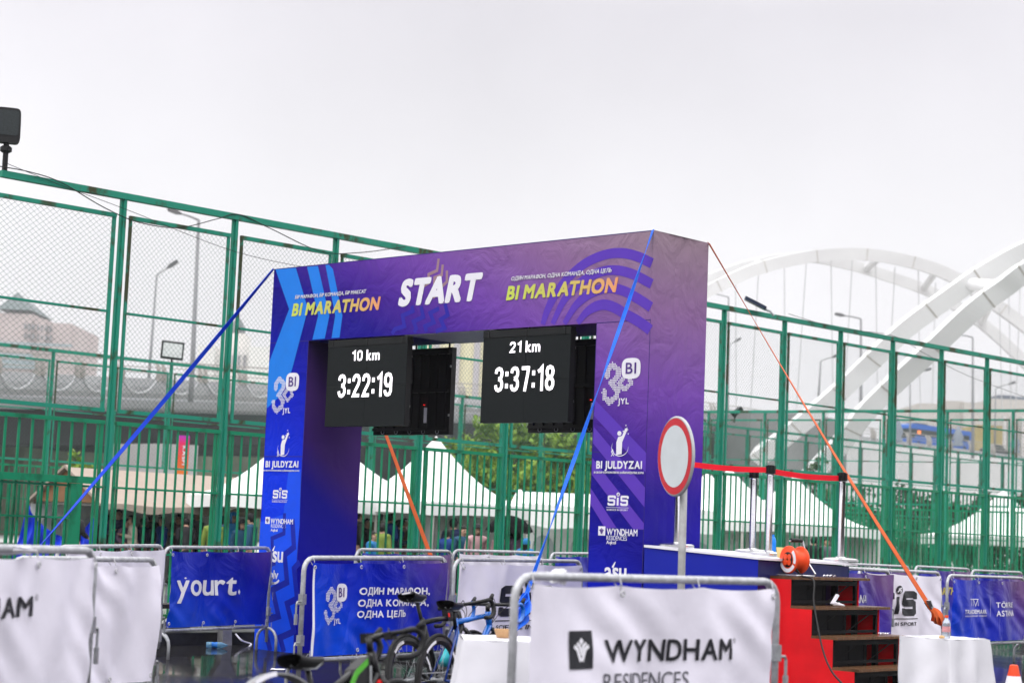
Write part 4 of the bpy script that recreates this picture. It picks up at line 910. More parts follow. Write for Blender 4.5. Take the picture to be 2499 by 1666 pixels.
def belt(label, a, b, za, zb):
    a = a + V((0, 0, za)); b = b + V((0, 0, zb)); d = (b - a).normalized(); n = V((-d.y, d.x, 0)) * .002; s = MB(); vs = []; N = 12; fs = []
    for i in range(N + 1):
        p = a.lerp(b, .05 + .90 * i / N) - V((0, 0, .015 * math.sin(math.pi * i / N))); u = V((0, 0, .026)); vs += [p - u - n, p - u + n, p + u + n, p + u - n]
    for i in range(N):
        for k in range(4): fs.append((4 * i + k, 4 * i + (k + 1) % 4, 4 * i + 4 + (k + 1) % 4, 4 * i + 4 + k))
    s.add(vs, fs); tag(s.build('belt', BELT), label, 'belt', 'red belts between the stanchions')
belt('red belt stretched from the round road sign to the middle stanchion', SB1, SB3, .80, .81)
belt('red belt stretched from the middle stanchion to the right one', SB3, SB4, .80, .80)
# cup and bottle on the stage
p = onstage(1905, 1337, 17.35); t = thing('paper_cup', 'small yellow paper cup on the white stage top', 'cup', p); s = MB(); s.lathe([(0, 0), (.028, 0), (.040, .088), (.043, .09), (.040, .094), (.036, .088), (.026, .004), (0, .004)], seg=18); s.build('cup_body', mat('yellow_paper', (.72, .55, .22), .6, var=.04), t, smooth=True)
p = onstage(1886, 1329, 18.4); t = thing('water_bottle', 'blue plastic bottle standing behind the middle stanchion', 'bottle', p)
s = MB(); s.lathe([(0, 0), (.032, 0), (.033, .14), (.02, .175), (.013, .18)], seg=14); s.build('bottle_body', mat('blue_plastic', (.01, .20, .70), .2, var=.05), t, smooth=True); s = MB(); s.lathe([(.014, .18), (.014, .2), (0, .2)], seg=12); s.build('cap', mat('blue_plastic', (.01, .20, .70), .2), t)

# round road sign
sg = thing('road_sign', 'round white road sign with a red border on a grey pole', 'road sign', (at(1662, 1405, 14.6).x, 14.6, 0), 0.)
c = at(1650, 1113, 14.6); fa = math.radians(-69); nrm = V((math.sin(fa), -math.cos(fa), 0)); nrm = Matrix.Rotation(-.02, 3, 'Y') @ nrm; hx = V((math.cos(fa), math.sin(fa), 0)); hz = nrm.cross(hx) * -1; hz = hz if hz.z > 0 else -hz
R0 = .305
def disc(mb, r, off, seg=48): mb.ngon([c + hx * r * math.cos(2 * math.pi * k / seg) + hz * r * math.sin(2 * math.pi * k / seg) + nrm * off for k in range(seg)])
s = MB(); s.prism([c + hx * R0 * math.cos(2 * math.pi * k / 48) + hz * R0 * math.sin(2 * math.pi * k / 48) - nrm * .012 for k in range(48)], nrm * .024)
s.tube([c + hx * R0 * math.cos(2 * math.pi * k / 48) + hz * R0 * math.sin(2 * math.pi * k / 48) for k in range(48)], .013, 6, closed=True); s.build('plate', mat('sign_rim_grey', (.42, .43, .44), .4, metal=.2, var=.1), sg, world=True, fix=True)
s = MB(); disc(s, R0 * .985, .0145); s.build('border', mat('sign_red', (.58, .006, .02), .35, var=.05), sg, world=True)
s = MB(); disc(s, R0 * .80, .0165); s.build('face', mat('sign_white', (.62, .66, .68), .35, var=.05), sg, world=True)
px_ = at(1665, 1405, 14.63); s = MB(); top = at(1672, 1040, 14.66); s.tube([(px_.x, px_.y, 0), (top.x, top.y, top.z)], .030, 14); s.build('pole', mat('sign_pole', (.36, .36, .36), .5, metal=.2, var=.2, scale=12), sg, world=True, smooth=True)
s = MB(); s.tube([(top.x, top.y, top.z - .1), c + V((0, 0, .05)) - nrm * .02], .014, 6); s.tube([(top.x - .0, top.y, c.z - .12), c + V((0, 0, -.12)) - nrm * .02], .014, 6); s.build('clamp', GALV, sg, world=True)
# ------------------------------------------------------------------ tables, cone, bench and litter
CLOTH_W = mat('white_tablecloth', (.70, .69, .74), .6, var=.04, bump=.15, bscale=7)
def cloth_table(label, c, w, d, h, rz, seed, nm='cloth_table'):
    t = thing('table', label, 'table', c, rz); rn = random.Random(seed); ph = [rn.uniform(0, 6) for _ in range(6)]
    s = MB(); N = 96
    def per(k, grow):                            # perimeter of a rounded rectangle
        u = k / N * 4; i = int(u) % 4; f = u - int(u); a, b = w / 2, d / 2; P = [(-a, -b), (a, -b), (a, b), (-a, b)]; p = V(P[i]).lerp(V(P[(i + 1) % 4]), f)
        n = V((p.x / a, p.y / b)); m = max(abs(n.x), abs(n.y)); nn = V((p.x, p.y)).normalized(); return p + nn * grow
    R = 14
    def fn(u, v):
        k = round(u * N) % N; z = h - (h - .02) * v; g_ = (.012 + .11 * v ** .8 * (.5 + .5 * math.sin(k / N * 2 * math.pi * 7 + ph[0] + 1.5 * math.sin(k / N * 12 + ph[1])))) + .012 * math.sin(14 * v + k * .3 + ph[2]) * v
        p = per(k, g_); return (p.x, p.y, z - .004 * math.sin(k * .7 + ph[3]))
    s.grid(fn, N, R, close_u=True)
    s.grid(lambda u, v: (w * (u - .5), d * (v - .5), h + .002 * math.sin(9 * u + ph[4]) * math.sin(7 * v + ph[5])), 10, 10)
    s.build('tablecloth', CLOTH_W, t, smooth=True)
    s = MB()
    for sx in (-1, 1):
        for sy in (-1, 1): s.tube([(sx * (w / 2 - .05), sy * (d / 2 - .05), 0), (sx * (w / 2 - .05), sy * (d / 2 - .05), h - .02)], .015, 8)
    s.box((0, 0, h - .02), (w - .04, d - .04, .025)); s.build('legs_and_top', GALV, t)
    return t
TL = at(1114, 1557, 11.1); TLc = V((TL.x + .40, TL.y + .22, 0))
cloth_table('small table with a white cloth behind the WYNDHAM barrier holding a cardboard bowl', TLc, .74, .60, TL.z, .06, 3)
TR = at(2304, 1560, 13.5); cr = TR - V((.165, -.20, 0)); TRc = V((TR.x + .09, TR.y + .36, 0)); 
cloth_table('small table with a white cloth at the foot of the red stairs', TRc, .50, .42, TR.z, math.radians(42), 8)
p = at(1228, 1562, 11.35); t = thing('bowl', 'brown cardboard bowl standing on the white tablecloth', 'bowl', (p.x, p.y, TL.z + .003)); s = MB(); s.lathe([(0, 0), (.042, 0), (.056, .047), (.058, .05), (.054, .047), (.040, .006), (0, .006)], seg=24)
s.build('bowl_body', mat('kraft_card', (.50, .30, .15), .7, var=.06), t, smooth=True)
p = at(2309, 1562, 13.72); t = thing('water_bottle', 'clear plastic bottle with an orange cap on the right white table', 'bottle', (p.x, p.y, TR.z + .003))
BOTTLE = mat('clear_plastic', (.60, .66, .74), .12, var=.03); BOTTLE.node_tree.nodes['Principled BSDF'].inputs['Transmission Weight'].default_value = .75
s = MB(); s.lathe([(0, 0), (.030, .0), (.031, .03), (.028, .06), (.031, .09), (.026, .12), (.012, .142), (.012, .15)], seg=18); s.build('bottle_body', BOTTLE, t, smooth=True)
s = MB(); s.lathe([(.0315, .045), (.0315, .085)], seg=18); s.build('label', mat('red_white_label', (.55, .25, .27), .5, var=.3, scale=30), t); s = MB(); s.lathe([(.014, .148), (.014, .165), (0, .165)], seg=14); s.build('cap', ORANGE, t)
p = at(2298, 1558, 13.66); s = MB(); s.ball((p.x, p.y, TR.z + .012), (.024, .02, .012), 10, 6); tag(s.build('bread_roll', mat('bread', (.55, .36, .17), .8, var=.2, scale=60), smooth=True), 'small piece of bread lying beside the bottle on the right table', 'bread')
# cone
p = atz(2474, 1668, .32); p = at(2474, 1660, 14.5); t = thing('traffic_cone', 'orange traffic cone with a white band at the bottom right', 'traffic cone', (p.x, p.y, 0)); zt = at(2474, 1621, 14.5).z
s = MB(); s.lathe([(.15, .03), (.032, zt - .005), (.025, zt), (0, zt)], seg=22); s.box((0, 0, .015), (.36, .36, .03)); s.build('cone_body', mat('cone_orange', (.75, .07, .02), .45, var=.08), t)
s = MB(); z1 = zt - .085; R_at = lambda z: .15 + (.032 - .15) * (z - .03) / (zt - .035); s.lathe([(R_at(z1 - .13) + .002, z1 - .13), (R_at(z1) + .002, z1)], seg=22); s.build('band', PRINT_WHITE, t)
# concrete bench
BENCHC = two_tone('bench_concrete', (.20, .20, .20), (.34, .335, .33), 5, .35, .65, .7, bump=.3)
bp = atz(548, 1573, 0.0); t = thing('bench', 'concrete legged bench by the kerb behind the blue yourt barrier', 'bench', bp, FRZ)
s = MB()
def leg(y): s.prism([(a, y - .05, c) for a, c in ((-.07, 0), (.07, 0), (.055, .18), (.20, .42), (-.24, .42), (-.075, .18))], (0, .10, 0))
leg(0); leg(-1.3) if False else None
s.build('leg', BENCHC, t, fix=True); s = MB(); s.prism([(a - .55, .32 + .04, c + .13) for a, c in ((-.07, 0), (.26, .0), (.45, .22), (.35, .29), (-.20, .05))], (0, .1, 0)); s.build('leg', BENCHC, t, fix=True)
s = MB()
for i in range(3): s.box((-.2, -.02 + .13 * i, .45), (1.5, .11, .05))
s.build('seat', mat('dark_bench_board', (.025, .02, .018), .5, var=.3), t)
# litter
p = atz(527, 1573, .035); t = thing('water_bottle', 'crushed clear blue water bottle lying on the wet ground near the bench', 'bottle', p, .2)
M = Matrix.Rotation(math.radians(90), 3, 'Y'); s = MB(); s.lathe([(0, -.11), (.033, -.11), (.036, -.06), (.028, -.02), (.036, .02), (.034, .07), (.014, .11), (.013, .13), (0, .13)], (0, 0, .0), 14, M); bb = mat('blue_clear_plastic', (.25, .55, .80), .08, var=.1); bb.node_tree.nodes['Principled BSDF'].inputs['Transmission Weight'].default_value = .6
s.build('bottle_body', bb, t, smooth=True); s = MB(); s.lathe([(.0365, -.05), (.031, -.02), (.0365, .015)], (0, 0, 0), 14, M); s.build('label', mat('blue_label', (.02, .18, .6), .4), t)
def scrap(label, x, y, w, d, m, seed, h=.012, nm='litter_scrap', grp='litter on the wet ground'):
    p = atz(x, y, .0); rn = random.Random(seed); s = MB(); s.grid(lambda u, v: p + V(((u - .5) * w, (v - .5) * d, .004 + rn.uniform(0, h))), 7, 5); return tag(s.build(nm, m), label, 'litter', grp)
scrap('white paper sheet lying flat on the wet ground by the arch foot', 678, 1633, .14, .16, PRINT_WHITE, 1, .004)
scrap('crumpled clear plastic scrap on the wet ground under the white barriers', 312, 1658, .17, .25, mat('plastic_scrap', (.5, .5, .5), .3, var=.3, scale=40), 2, .03)
cable('cable', 'white cable lying on the kerb beside the bench', [atz(575, 1546, .13), atz(590, 1562, .06), atz(612, 1570, .012), AO + AE * -.1 + V((0, .1, .012))], .011, PRINT_WHITE)
cable('cable', 'black cable lying across the wet asphalt behind the slogan barrier', [atz(800, 1600, .01), atz(860, 1601, .01), atz(950, 1612, .01), atz(1060, 1622, .01)], .013)
o = MB()
for k in range(3): o.tube([atz(862, 1590, .02) + V((.09 * math.cos(a) + .03 * k, .16 * math.sin(a), .006 * k)) for a in [i * math.pi / 8 for i in range(16)]], .008, 5, closed=True)
tag(o.build('cord_loop', STRAP_ORANGE), 'orange red cord loop lying on the ground behind the slogan barrier', 'cord')
def lump(nm, label, cat, c, r, seed, m, flatten=.5):
    rn = random.Random(seed); s = MB(); s.ball((0, 0, 0), 1, 22, 14)
    vs = []
    for v in s.v:
        v = V(v); k = 1 + .28 * math.sin(5 * v.x + seed) * math.sin(6 * v.y + 2 * seed) + .18 * math.sin(11 * v.z + 3 * v.x + seed) + rn.uniform(-.06, .06); vs.append(tuple(V(c) + V((v.x * r[0] * k, v.y * r[1] * k, v.z * r[2] * k))))
    s.v = vs; return tag(s.build(nm, m), label, cat)
q = at(1362, 1402, 9.27); lump('plastic_bag', 'crumpled white plastic bag caught behind the rail of the WYNDHAM barrier', 'plastic bag', q + V((0, .05, -.012)), (.062, .04, .032), 3, mat('bag_white', (.78, .78, .80), .35, var=.05))
q = at(18, 1333, 9.2); lump('cloth_rag', 'white cloth bundled over the rail at the left edge', 'cloth', q + V((-.02, .05, -.015)), (.13, .07, .022), 6, CLOTH_W)

# ------------------------------------------------------------------ bicycles
FRAME_BLACK = mat('black_frame_paint', (.006, .006, .007), .32, var=.15, coat=.15); FRAME_BLUE = mat('blue_frame_paint', (.004, .13, .55), .22, var=.06, coat=.6); FRAME_NAVY = mat('navy_frame_paint', (.004, .03, .20), .25, var=.1, coat=.5)
SADDLE_BLACK = mat('saddle_black', (.008, .008, .009), .45, var=.15)
def bicycle(label, base, yaw, lean, fm, stay, sad_z=.93, bar='drop', tape=None, deep=False, bottle=None, R=.335, rim_m=None, saddle_m=None, steer=0.):
    t = thing('bicycle', label, 'bicycle', base, yaw, 'bicycles parked among the barriers'); t.rotation_euler = (lean, 0, yaw)
    bb = V((.41, 0, .275)); sc_ = V((.265, 0, .74)) if bar == 'drop' and sad_z > .82 else V((.305, 0, .58)); ra = V((0, 0, R)); fa = V((.985, 0, R)); ht = V((.795, 0, .81)); hb = V((.83, 0, .68))
    f = MB(); f.tube([sc_, ht + V((-.01, 0, -.03))], [.020, .019], 10); f.tube([bb, hb + V((-.01, 0, .02))], [.028, .025], 10); f.tube([bb, sc_ + V((-.008, 0, .03))], .0185, 10); f.tube([hb, ht], .024, 10)
    f.tube([bb - V((0, .04, 0)), bb + V((0, .04, 0))], .026, 10); f.build('frame', fm, t, smooth=True)
    f = MB()
    for y in (-1, 1): f.tube([sc_ + V((.0, y * .02, -.03)), ra + V((0, y * .062, 0))], [.011, .008], 8); f.tube([bb + V((-.02, y * .03, 0)), ra + V((0, y * .062, 0))], [.014, .010], 8)
    f.build('stays', stay, t, smooth=True)
    f = MB()
    for y in (-1, 1): f.tube([hb + V((.0, y * .02, -.0)), hb + V((.03, y * .05, -.06)), V((.93, y * .055, .5)), fa + V((0, y * .055, 0))], [.018, .017, .014, .010], 8)
    f.build('fork', FRAME_BLACK, t, smooth=True)
    for c, nm in ((ra, 'rear'), (fa, 'front')):
        w = MB(); w.tube([c + V((R * .955 * math.cos(a), 0, R * .955 * math.sin(a))) for a in [2 * math.pi * k / 44 for k in range(44)]], .0145, 8, closed=True, up=(0, 1, 0)); wo = w.build('wheel', RUBBER, t, smooth=True)
        w = MB(); d = .055 if deep else .022; r1 = R - .028
        w.lathe([(r1, -.009), (r1 - d * .5, -.012), (r1 - d, -.004), (r1 - d, .004), (r1 - d * .5, .012), (r1, .009), (r1, -.009)], c, 44, Matrix.Rotation(math.pi / 2, 3, 'X'))
        w.cur = 1; w.lathe([(0, -.05), (.016, -.05), (.02, -.03), (.012, -.02), (.012, .02), (.02, .03), (.016, .05), (0, .05)], c, 12, Matrix.Rotation(math.pi / 2, 3, 'X'))
        for k in range(20):
            a = 2 * math.pi * k / 20; s_ = 1 if k % 2 else -1; w.tube([c + V((.02 * math.cos(a + .9 * s_), s_ * .028, .02 * math.sin(a + .9 * s_))), c + V(((r1 - d) * math.cos(a), 0, (r1 - d) * math.sin(a)))], .0014, 4, caps=False)
        w.build('rim', [rim_m or FRAME_BLACK, GALV], wo)
        if deep:
            w = MB()
            for k in range(4):
                for sd_ in (-1, 1): stroke(w, [((r1 - .027) * math.cos(a), (r1 - .027) * math.sin(a)) for a in [k * math.pi / 2 + .2 + j * .08 for j in range(8)]], .022, lambda a, b, o: c + V((a, sd_ * (.0128 + o), b)), .0005)
            w.build('rim_print', PRINT_WHITE, wo)
    g = MB(); g.tube([sc_ + V((0, 0, -.05)), V((.265 - .3 * (sad_z - .78), 0, sad_z - .04))], .0145, 10); g.build('seat_post', FRAME_BLACK, t, smooth=True)
    sx = .265 - .3 * (sad_z - .78); s = MB()
    def sad(u, v):
        x = sx - .14 + .27 * u; hw = (.072 * (1 - u) ** 1.3 + .020 * u ** .5 * 1.0 + .004) * (1 if u < .98 else .4); a = math.pi * 2 * v; top = sad_z + .018 * (1 - u) ** 3 - .004 * u; 
        return (x, hw * math.cos(a), top + (.016 if math.sin(a) > 0 else .055 * (1 - .45 * u)) * math.sin(a) * (1 if u < .98 else .5))
    s.grid(sad, 12, 16); so = s.build('saddle', saddle_m or SADDLE_BLACK, t, smooth=True)
    r = MB(); 
    for y in (-.022, .022): r.tube([(sx - .10, y, sad_z - .02), (sx - .05, y, sad_z - .045), (sx + .04, y, sad_z - .045), (sx + .10, y, sad_z - .015)], .0035, 6)
    r.build('rails', GALV, so)
    st = V((.79, 0, .845 if sad_z > .82 else .875)); Ms = Matrix.Rotation(steer, 3, 'Z'); h = MB(); h.tube([ht, st + V((0, 0, .01))], .018, 8); h.tube([st, st + Ms @ V((.09, 0, .015))], .016, 8); h.build('stem', FRAME_BLACK, t, smooth=True)
    bc = st + Ms @ V((.09, 0, .015)); h = MB(); h.tube([bc + Ms @ V((0, -.21, 0)), bc + Ms @ V((0, .21, 0))], .014, 10); hbm = h.build('handlebar', FRAME_BLACK, t, smooth=True)
    h = MB()
    for y in (-1, 1):
        if bar == 'drop': h.tube([bc + Ms @ V(p) for p in smooth_path([(0, y * .20, 0), (.06, y * .21, .004), (.095, y * .212, -.03), (.085, y * .214, -.09), (.03, y * .216, -.125), (-.06, y * .22, -.128)], 4)], .016, 8)
        else: h.tube([bc + Ms @ V((0, y * .19, 0)), bc + Ms @ V((-.02, y * .33, .0))], .017, 8); h.tube([bc + Ms @ V((-.02, y * .32, 0)), bc + Ms @ V((.09, y * .335, .03))], .014, 8)
    h.build('grip_tape', tape or BLACK_PLASTIC, hbm, smooth=True)
    h = MB()
    for y in (-1, 1): h.tube([bc + Ms @ V((.075, y * .212, .01)), bc + Ms @ V((.115, y * .212, .045))], [.018, .013], 8); h.tube([bc + Ms @ V((.10, y * .212, .01)), bc + Ms @ V((.115, y * .214, -.05)), bc + Ms @ V((.095, y * .216, -.10))], .006, 6)
    h.build('brake_lever', BLACK_PLASTIC, hbm, smooth=True)
    h = MB()
    for y in (-.6, .6, .25): h.tube(smooth_path([bc + Ms @ V((.06, y * .2, .0)), bc + V((.12, y * .2, .05 - .05 * abs(y))), bc + V((.08, y * .05, -.06)), hb + V((.02, 0, .03))], 5), .003, 5)
    h.build('brake_cable', BLACK_PLASTIC, t)
    k = MB(); Mx = Matrix.Rotation(math.pi / 2, 3, 'X'); k.lathe([(.085, -.002), (.098, -.002), (.098, .002), (.085, .002), (.085, -.002)], bb + V((0, -.055, 0)), 32, Mx); k.lathe([(.055, -.002), (.066, -.002), (.066, .002), (.055, .002), (.055, -.002)], bb + V((0, -.048, 0)), 28, Mx)
    for a in range(5): k.bar(bb + V((0, -.052, 0)), bb + V((.09 * math.cos(a * 1.257), -.055, .09 * math.sin(a * 1.257))), .012, .006)
    k.bar(bb + V((0, -.07, 0)), bb + V((.13, -.075, -.11)), .024, .014); k.bar(bb + V((0, .07, 0)), bb + V((-.13, .075, .11)), .024, .014); k.build('crank', mat('dark_alloy', (.08, .08, .085), .3, metal=.7, var=.2), t)
    k = MB(); k.box(bb + V((.13, -.11, -.11)), (.085, .07, .02)); k.box(bb + V((-.13, .11, .11)), (.085, .07, .02)); k.build('pedals', BLACK_PLASTIC, t)
    k = MB()
    for i in range(6): k.lathe([(.025 + .005 * i, -.001), (.028 + .005 * i, -.001), (.028 + .005 * i, .001)], ra + V((0, -.045 + .004 * i, 0)), 20, Mx)
    k.bar(bb + V((0, -.052, .092)), ra + V((0, -.045, .04)), .004, .008); k.bar(bb + V((0, -.052, -.092)), ra + V((.03, -.045, -.10)), .004, .008); k.bar(ra + V((.0, -.05, -.02)), ra + V((.03, -.05, -.10)), .02, .012); k.build('drivetrain', GALV, t)
    if bottle:
        k = MB(); d = (hb - bb).normalized(); n = V((-d.z, 0, d.x)); o_ = bb + d * .16 + n * .062; Mb = Matrix((n, V((0, 1, 0)), d)).transposed(); k.lathe([(0, 0), (.036, 0), (.036, .06), (.033, .075), (.036, .09), (.036, .14), (.022, .165), (.012, .17), (.012, .195), (0, .195)], o_, 16, Mb); k.build('drink_bottle', bottle, t, smooth=True)
    return t
yaw = lambda x, y: math.atan2(y, x)
p = at(1030, 1500, 13.35); bk = bicycle('black road bicycle with deep rims leaning in front of the slogan barrier', (p.x, p.y, .03), yaw(.47, .88), -.20, FRAME_BLACK, FRAME_BLACK, .93, 'drop', deep=True, bottle=mat('turquoise_plastic', (.03, .50, .58), .35, var=.05))
k = MB(); k.box((.68, 0, .785), (.16, .045, .085)); k.build('frame_bag', BLACK_PLASTIC, bk); k = MB(); k.box((.62, -.024, .785), (.02, .004, .03)); k.build('rear_light', mat('red_lens', (.75, .01, .01), .3, var=0), bk)
k = MB(); k.box((.13, 0, .955), (.10, .07, .010)); k.build('saddle_patch', PRINT_WHITE, bk)
p = at(1078, 1500, 13.55); bl = bicycle('blue road bicycle with blue bar tape behind the white table', (p.x, p.y, .02), yaw(.44, .90), -.03, FRAME_BLUE, FRAME_NAVY, .87, 'drop', tape=FRAME_BLUE, deep=True)
p = at(722, 1600, 8.75); nb = bicycle('near black bicycle with a rear mudguard and a green striped frame bag', (p.x, p.y, 0), yaw(.52, .855), -.17, FRAME_BLACK, FRAME_BLACK, .79, 'drop', steer=-.42)
k = MB()
for i in range(1): k.tube([V((.40 * math.cos(a), 0, .335 + .385 * math.sin(a) + .015)) for a in [math.radians(x) for x in range(50, 168, 6)]], [(.012, .060)] * 20, box=True, up=(0, 1, 0))
k.build('mudguard', mat('grey_mudguard', (.20, .20, .21), .35, var=.1), nb)
for i, (a0, a1, m) in enumerate(((118, 140, mat('red_reflector', (.70, .06, .05), .35, var=.05)), (92, 117, PRINT_WHITE))):
    k = MB(); stroke(k, [(.40 * math.cos(math.radians(a)), .352 + .382 * math.sin(math.radians(a))) for a in range(a0, a1 + 1, 3)], .022, lambda a, b, o: V((a, -.031 - o, b)), .0); k.build('reflective_sticker', m, nb)
k = MB(); k.prism([(a, -.035, c) for a, c in ((.54, .63), (.61, .73), (.735, .79), (.74, .66), (.65, .55), (.56, .57))], (0, .07, 0)); k.build('frame_bag', BLACK_PLASTIC, nb, fix=True)
k = MB(); k.prism([(a, -.037, c) for a, c in ((.545, .655), (.61, .727), (.715, .778), (.715, .748), (.62, .698), (.56, .632))], (0, .004, 0)); k.build('bag_stripe', mat('neon_green', (.08, .38, .03), .5, var=.05), nb, fix=True)
k = MB(); k.tube([(.57, -.04, .55), (.58, -.04, .66)], .006, 5); k.tube([(.73, -.04, .74), (.71, -.04, .62), (.63, -.04, .55)], .006, 5); k.build('bag_strap', GALV, nb)
k = MB(); k.lathe([(.030, 0), (.034, .01), (.034, .03), (.03, .04)], (.83, 0, .63), 12); k.build('red_collar', mat('red_lens', (.75, .01, .01), .3), nb)
k = MB(); k.box((.86, .06, .885), (.07, .04, .05)); k.box((.84, -.10, .88), (.05, .05, .04)); k.build('phone_mount', BLACK_PLASTIC, nb)
# ------------------------------------------------------------------ tents inside the court
TENT_W = mat('white_tent', (.80, .80, .80), .65, var=.03, bump=.1, bscale=3); TENT_B = mat('beige_tent', (.34, .275, .23), .7, var=.05, bump=.15, bscale=3); TENT_IN = mat('tan_lining', (.24, .12, .06), .8, var=.1)
POLE = mat('tent_pole', (.55, .52, .49), .4, metal=.3, var=.1)
def canopy(label, px, D, py, half, eave, rz=AYAW, wall=False, m=TENT_W, drop=.30):
    P = at(px, py, D); t = thing('canopy_tent', label, 'tent', (P.x, P.y, 0), rz, 'white canopy tents in the court'); pk = P.z; N = 9
    s = MB()
    for k in range(4):
        M = Matrix.Rotation(k * math.pi / 2, 3, 'Z')
        def fn(u, v):
            r = 1 - v; z = eave + (pk - eave) * (v ** 1.8) + .0 ; x = half * r * (2 * u - 1); y = -half * r; z -= .06 * math.sin(math.pi * u) * r * (1 - r * .2)
            return M @ V((x, y, z))
        s.grid(fn, 10, N)
        def val(u, v):
            z = eave - (drop + .05 * math.sin(math.pi * u)) * v * (1 - .28 * math.sin(math.pi * u)); return M @ V((half * (2 * u - 1), -half - .01 + .02 * math.sin(9 * u) * v, z))
        s.grid(val, 14, 3)
    s.build('canopy', m, t, smooth=True, fix=True)
    for sx in (-1, 1):
        for sy in (-1, 1): s = MB(); s.bar((sx * (half - .05), sy * (half - .05), 0), (sx * (half - .05), sy * (half - .05), eave), .045); s.build('leg', POLE, t)
    s = MB()
    for a, b in (((-1, -1), (1, -1)), ((1, -1), (1, 1)), ((1, 1), (-1, 1)), ((-1, 1), (-1, -1))):
        A_ = V((a[0] * (half - .05), a[1] * (half - .05), 0)); B_ = V((b[0] * (half - .05), b[1] * (half - .05), 0)); Mi = (A_ + B_) / 2
        s.bar(A_ + V((0, 0, eave - .05)), Mi + V((0, 0, eave - .30)), .02); s.bar(Mi + V((0, 0, eave - .30)), B_ + V((0, 0, eave - .05)), .02); s.bar(A_ + V((0, 0, eave - .3)), Mi + V((0, 0, eave - .05)), .02); s.bar(Mi + V((0, 0, eave - .05)), B_ + V((0, 0, eave - .3)), .02)
    s.build('truss', POLE, t)
    if wall:
        s = MB(); s.grid(lambda u, v: (half * (2 * u - 1), half - .02 + .02 * math.sin(20 * u), (eave - .05) * v), 24, 4); s.build('back_wall', m, t)
    return t
canopy('white canopy tent peeking out between the left arch column and the beige tent', 700, 41.0, 1062, 1.5, 2.02, m=TENT_W)
canopy('white canopy tent partly hidden behind the inner face of the left arch column', 805, 45.0, 1058, 2.0, 2.15, wall=True)
canopy('white canopy tent with a tall peak in the middle of the arch opening', 1065, 42.0, 1063, 1.55, 2.05, wall=True)
canopy('white canopy tent directly right of the arch with the more distant peak', 1727, 57.5, 1149, 1.8, 2.05, wall=True)
canopy('white canopy tent with a tall peak just left of the steel stanchions', 1781, 53.5, 1140, 1.8, 2.05, wall=True)
canopy('white canopy tent with its peak between the stanchions, the farther of two', 1922, 60.0, 1169, 1.8, 2.0, wall=True)
canopy('white canopy tent with its peak between the stanchions, the nearer of two', 1938, 55.0, 1159, 1.85, 2.0, wall=True)
canopy('white canopy tent with a single wide peak near the right edge', 2449, 60.0, 1193, 1.95, 1.95)
# gable tents
def gable(label, P, L_, w, eave, ridge, m, rz, lining=None, wall=False, drop=.14, grp='gable tents in the court'):
    t = thing('gable_tent', label, 'tent', P, rz, grp)           # ridge along local x, gable end at x = 0
    s = MB()
    for sg_ in (-1, 1):
        def fn(u, v):
            y = sg_ * (w / 2) * (1 - v); return (L_ * u, y, eave + (ridge - eave) * v + .02 * math.sin(3.1 * L_ * u) * (1 - v) - .03 * math.sin(math.pi * v))
        s.grid(fn, 24, 8)
        s.grid(lambda u, v: (L_ * u, sg_ * (w / 2 + .012 * math.sin(40 * u) * v), eave + .02 * math.sin(3.1 * L_ * u) - drop * v + .03 * math.sin(25 * u) * v), 48, 3)
    s.build('roof', m, t, smooth=True)
    s = MB()
    for sg_ in (-1, 1): s.bar((-.02, sg_ * (w / 2 + .02), eave - .02), (-.02, 0, ridge + .02), .10, .06)
    s.build('gable_trim', m, t)
    if lining:
        s = MB(); s.prism([(.05, -w / 2 + .05, eave + .02), (.05, w / 2 - .05, eave + .02), (.05, 0, ridge - .03)], (.02, 0, 0)); s.build('gable_panel', lining, t, fix=True)
        s = MB(); s.box((.3, 0, eave - .02), (.04, w - .1, .05)); s.build('crossbar', POLE, t)
    k = MB()
    for x in (.05, L_ / 2, L_ - .05):
        for sg_ in (-1, 1): k.bar((x, sg_ * (w / 2 - .04), 0), (x, sg_ * (w / 2 - .04), eave), .05)
    k.build('legs_frame', POLE, t)
    if wall:
        for sg_ in (1,):
            k = MB(); k.grid(lambda u, v: (L_ * u, sg_ * (w / 2 - .08) + .02 * math.sin(30 * u), (eave - .04) * v), 30, 3); k.build('back_wall', TENT_W, t)
            n = int(L_ / 1.0)
            for i in range(n):
                k = MB(); c = (i + .5) * L_ / n; pts = [(c + a, sg_ * (w / 2 - .12) - .0, b) for a, b in [(-.28, .75), (.28, .75), (.28, 1.15)] + [(.28 * math.cos(q), 1.15 + .28 * math.sin(q)) for q in [math.pi * j / 8 for j in range(1, 8)]] + [(-.28, 1.15)]]; k.ngon(pts)
                k.build('window', mat('tent_window', (.42, .45, .47), .2, var=.1), t)
    return t
P1 = at(164, 1139, 40.0); GRZ = math.atan2(AG.y, AG.x)
gable('beige gable tent with an orange brown gable panel and blue tarp curtain', (P1.x, P1.y, 0), 6.2, 2.75, at(237, 1229, 40).z, P1.z, TENT_B, GRZ, TENT_IN, wall=True)
P2 = at(-50, 1166, 46.0); gable('beige gable tent cut off by the left edge behind the gate', (P2.x - 4.2, P2.y - 4.4, 0), 6.0, 2.6, 1.75, P2.z, TENT_B, GRZ)
P3 = at(1270, 1199, 47.0); gable('white flat sided tent with a low ridge left of the right arch column', (P3.x, P3.y, 0), 5, 2.8, P3.z - .33, P3.z, TENT_W, -.12, wall=True, drop=.55)
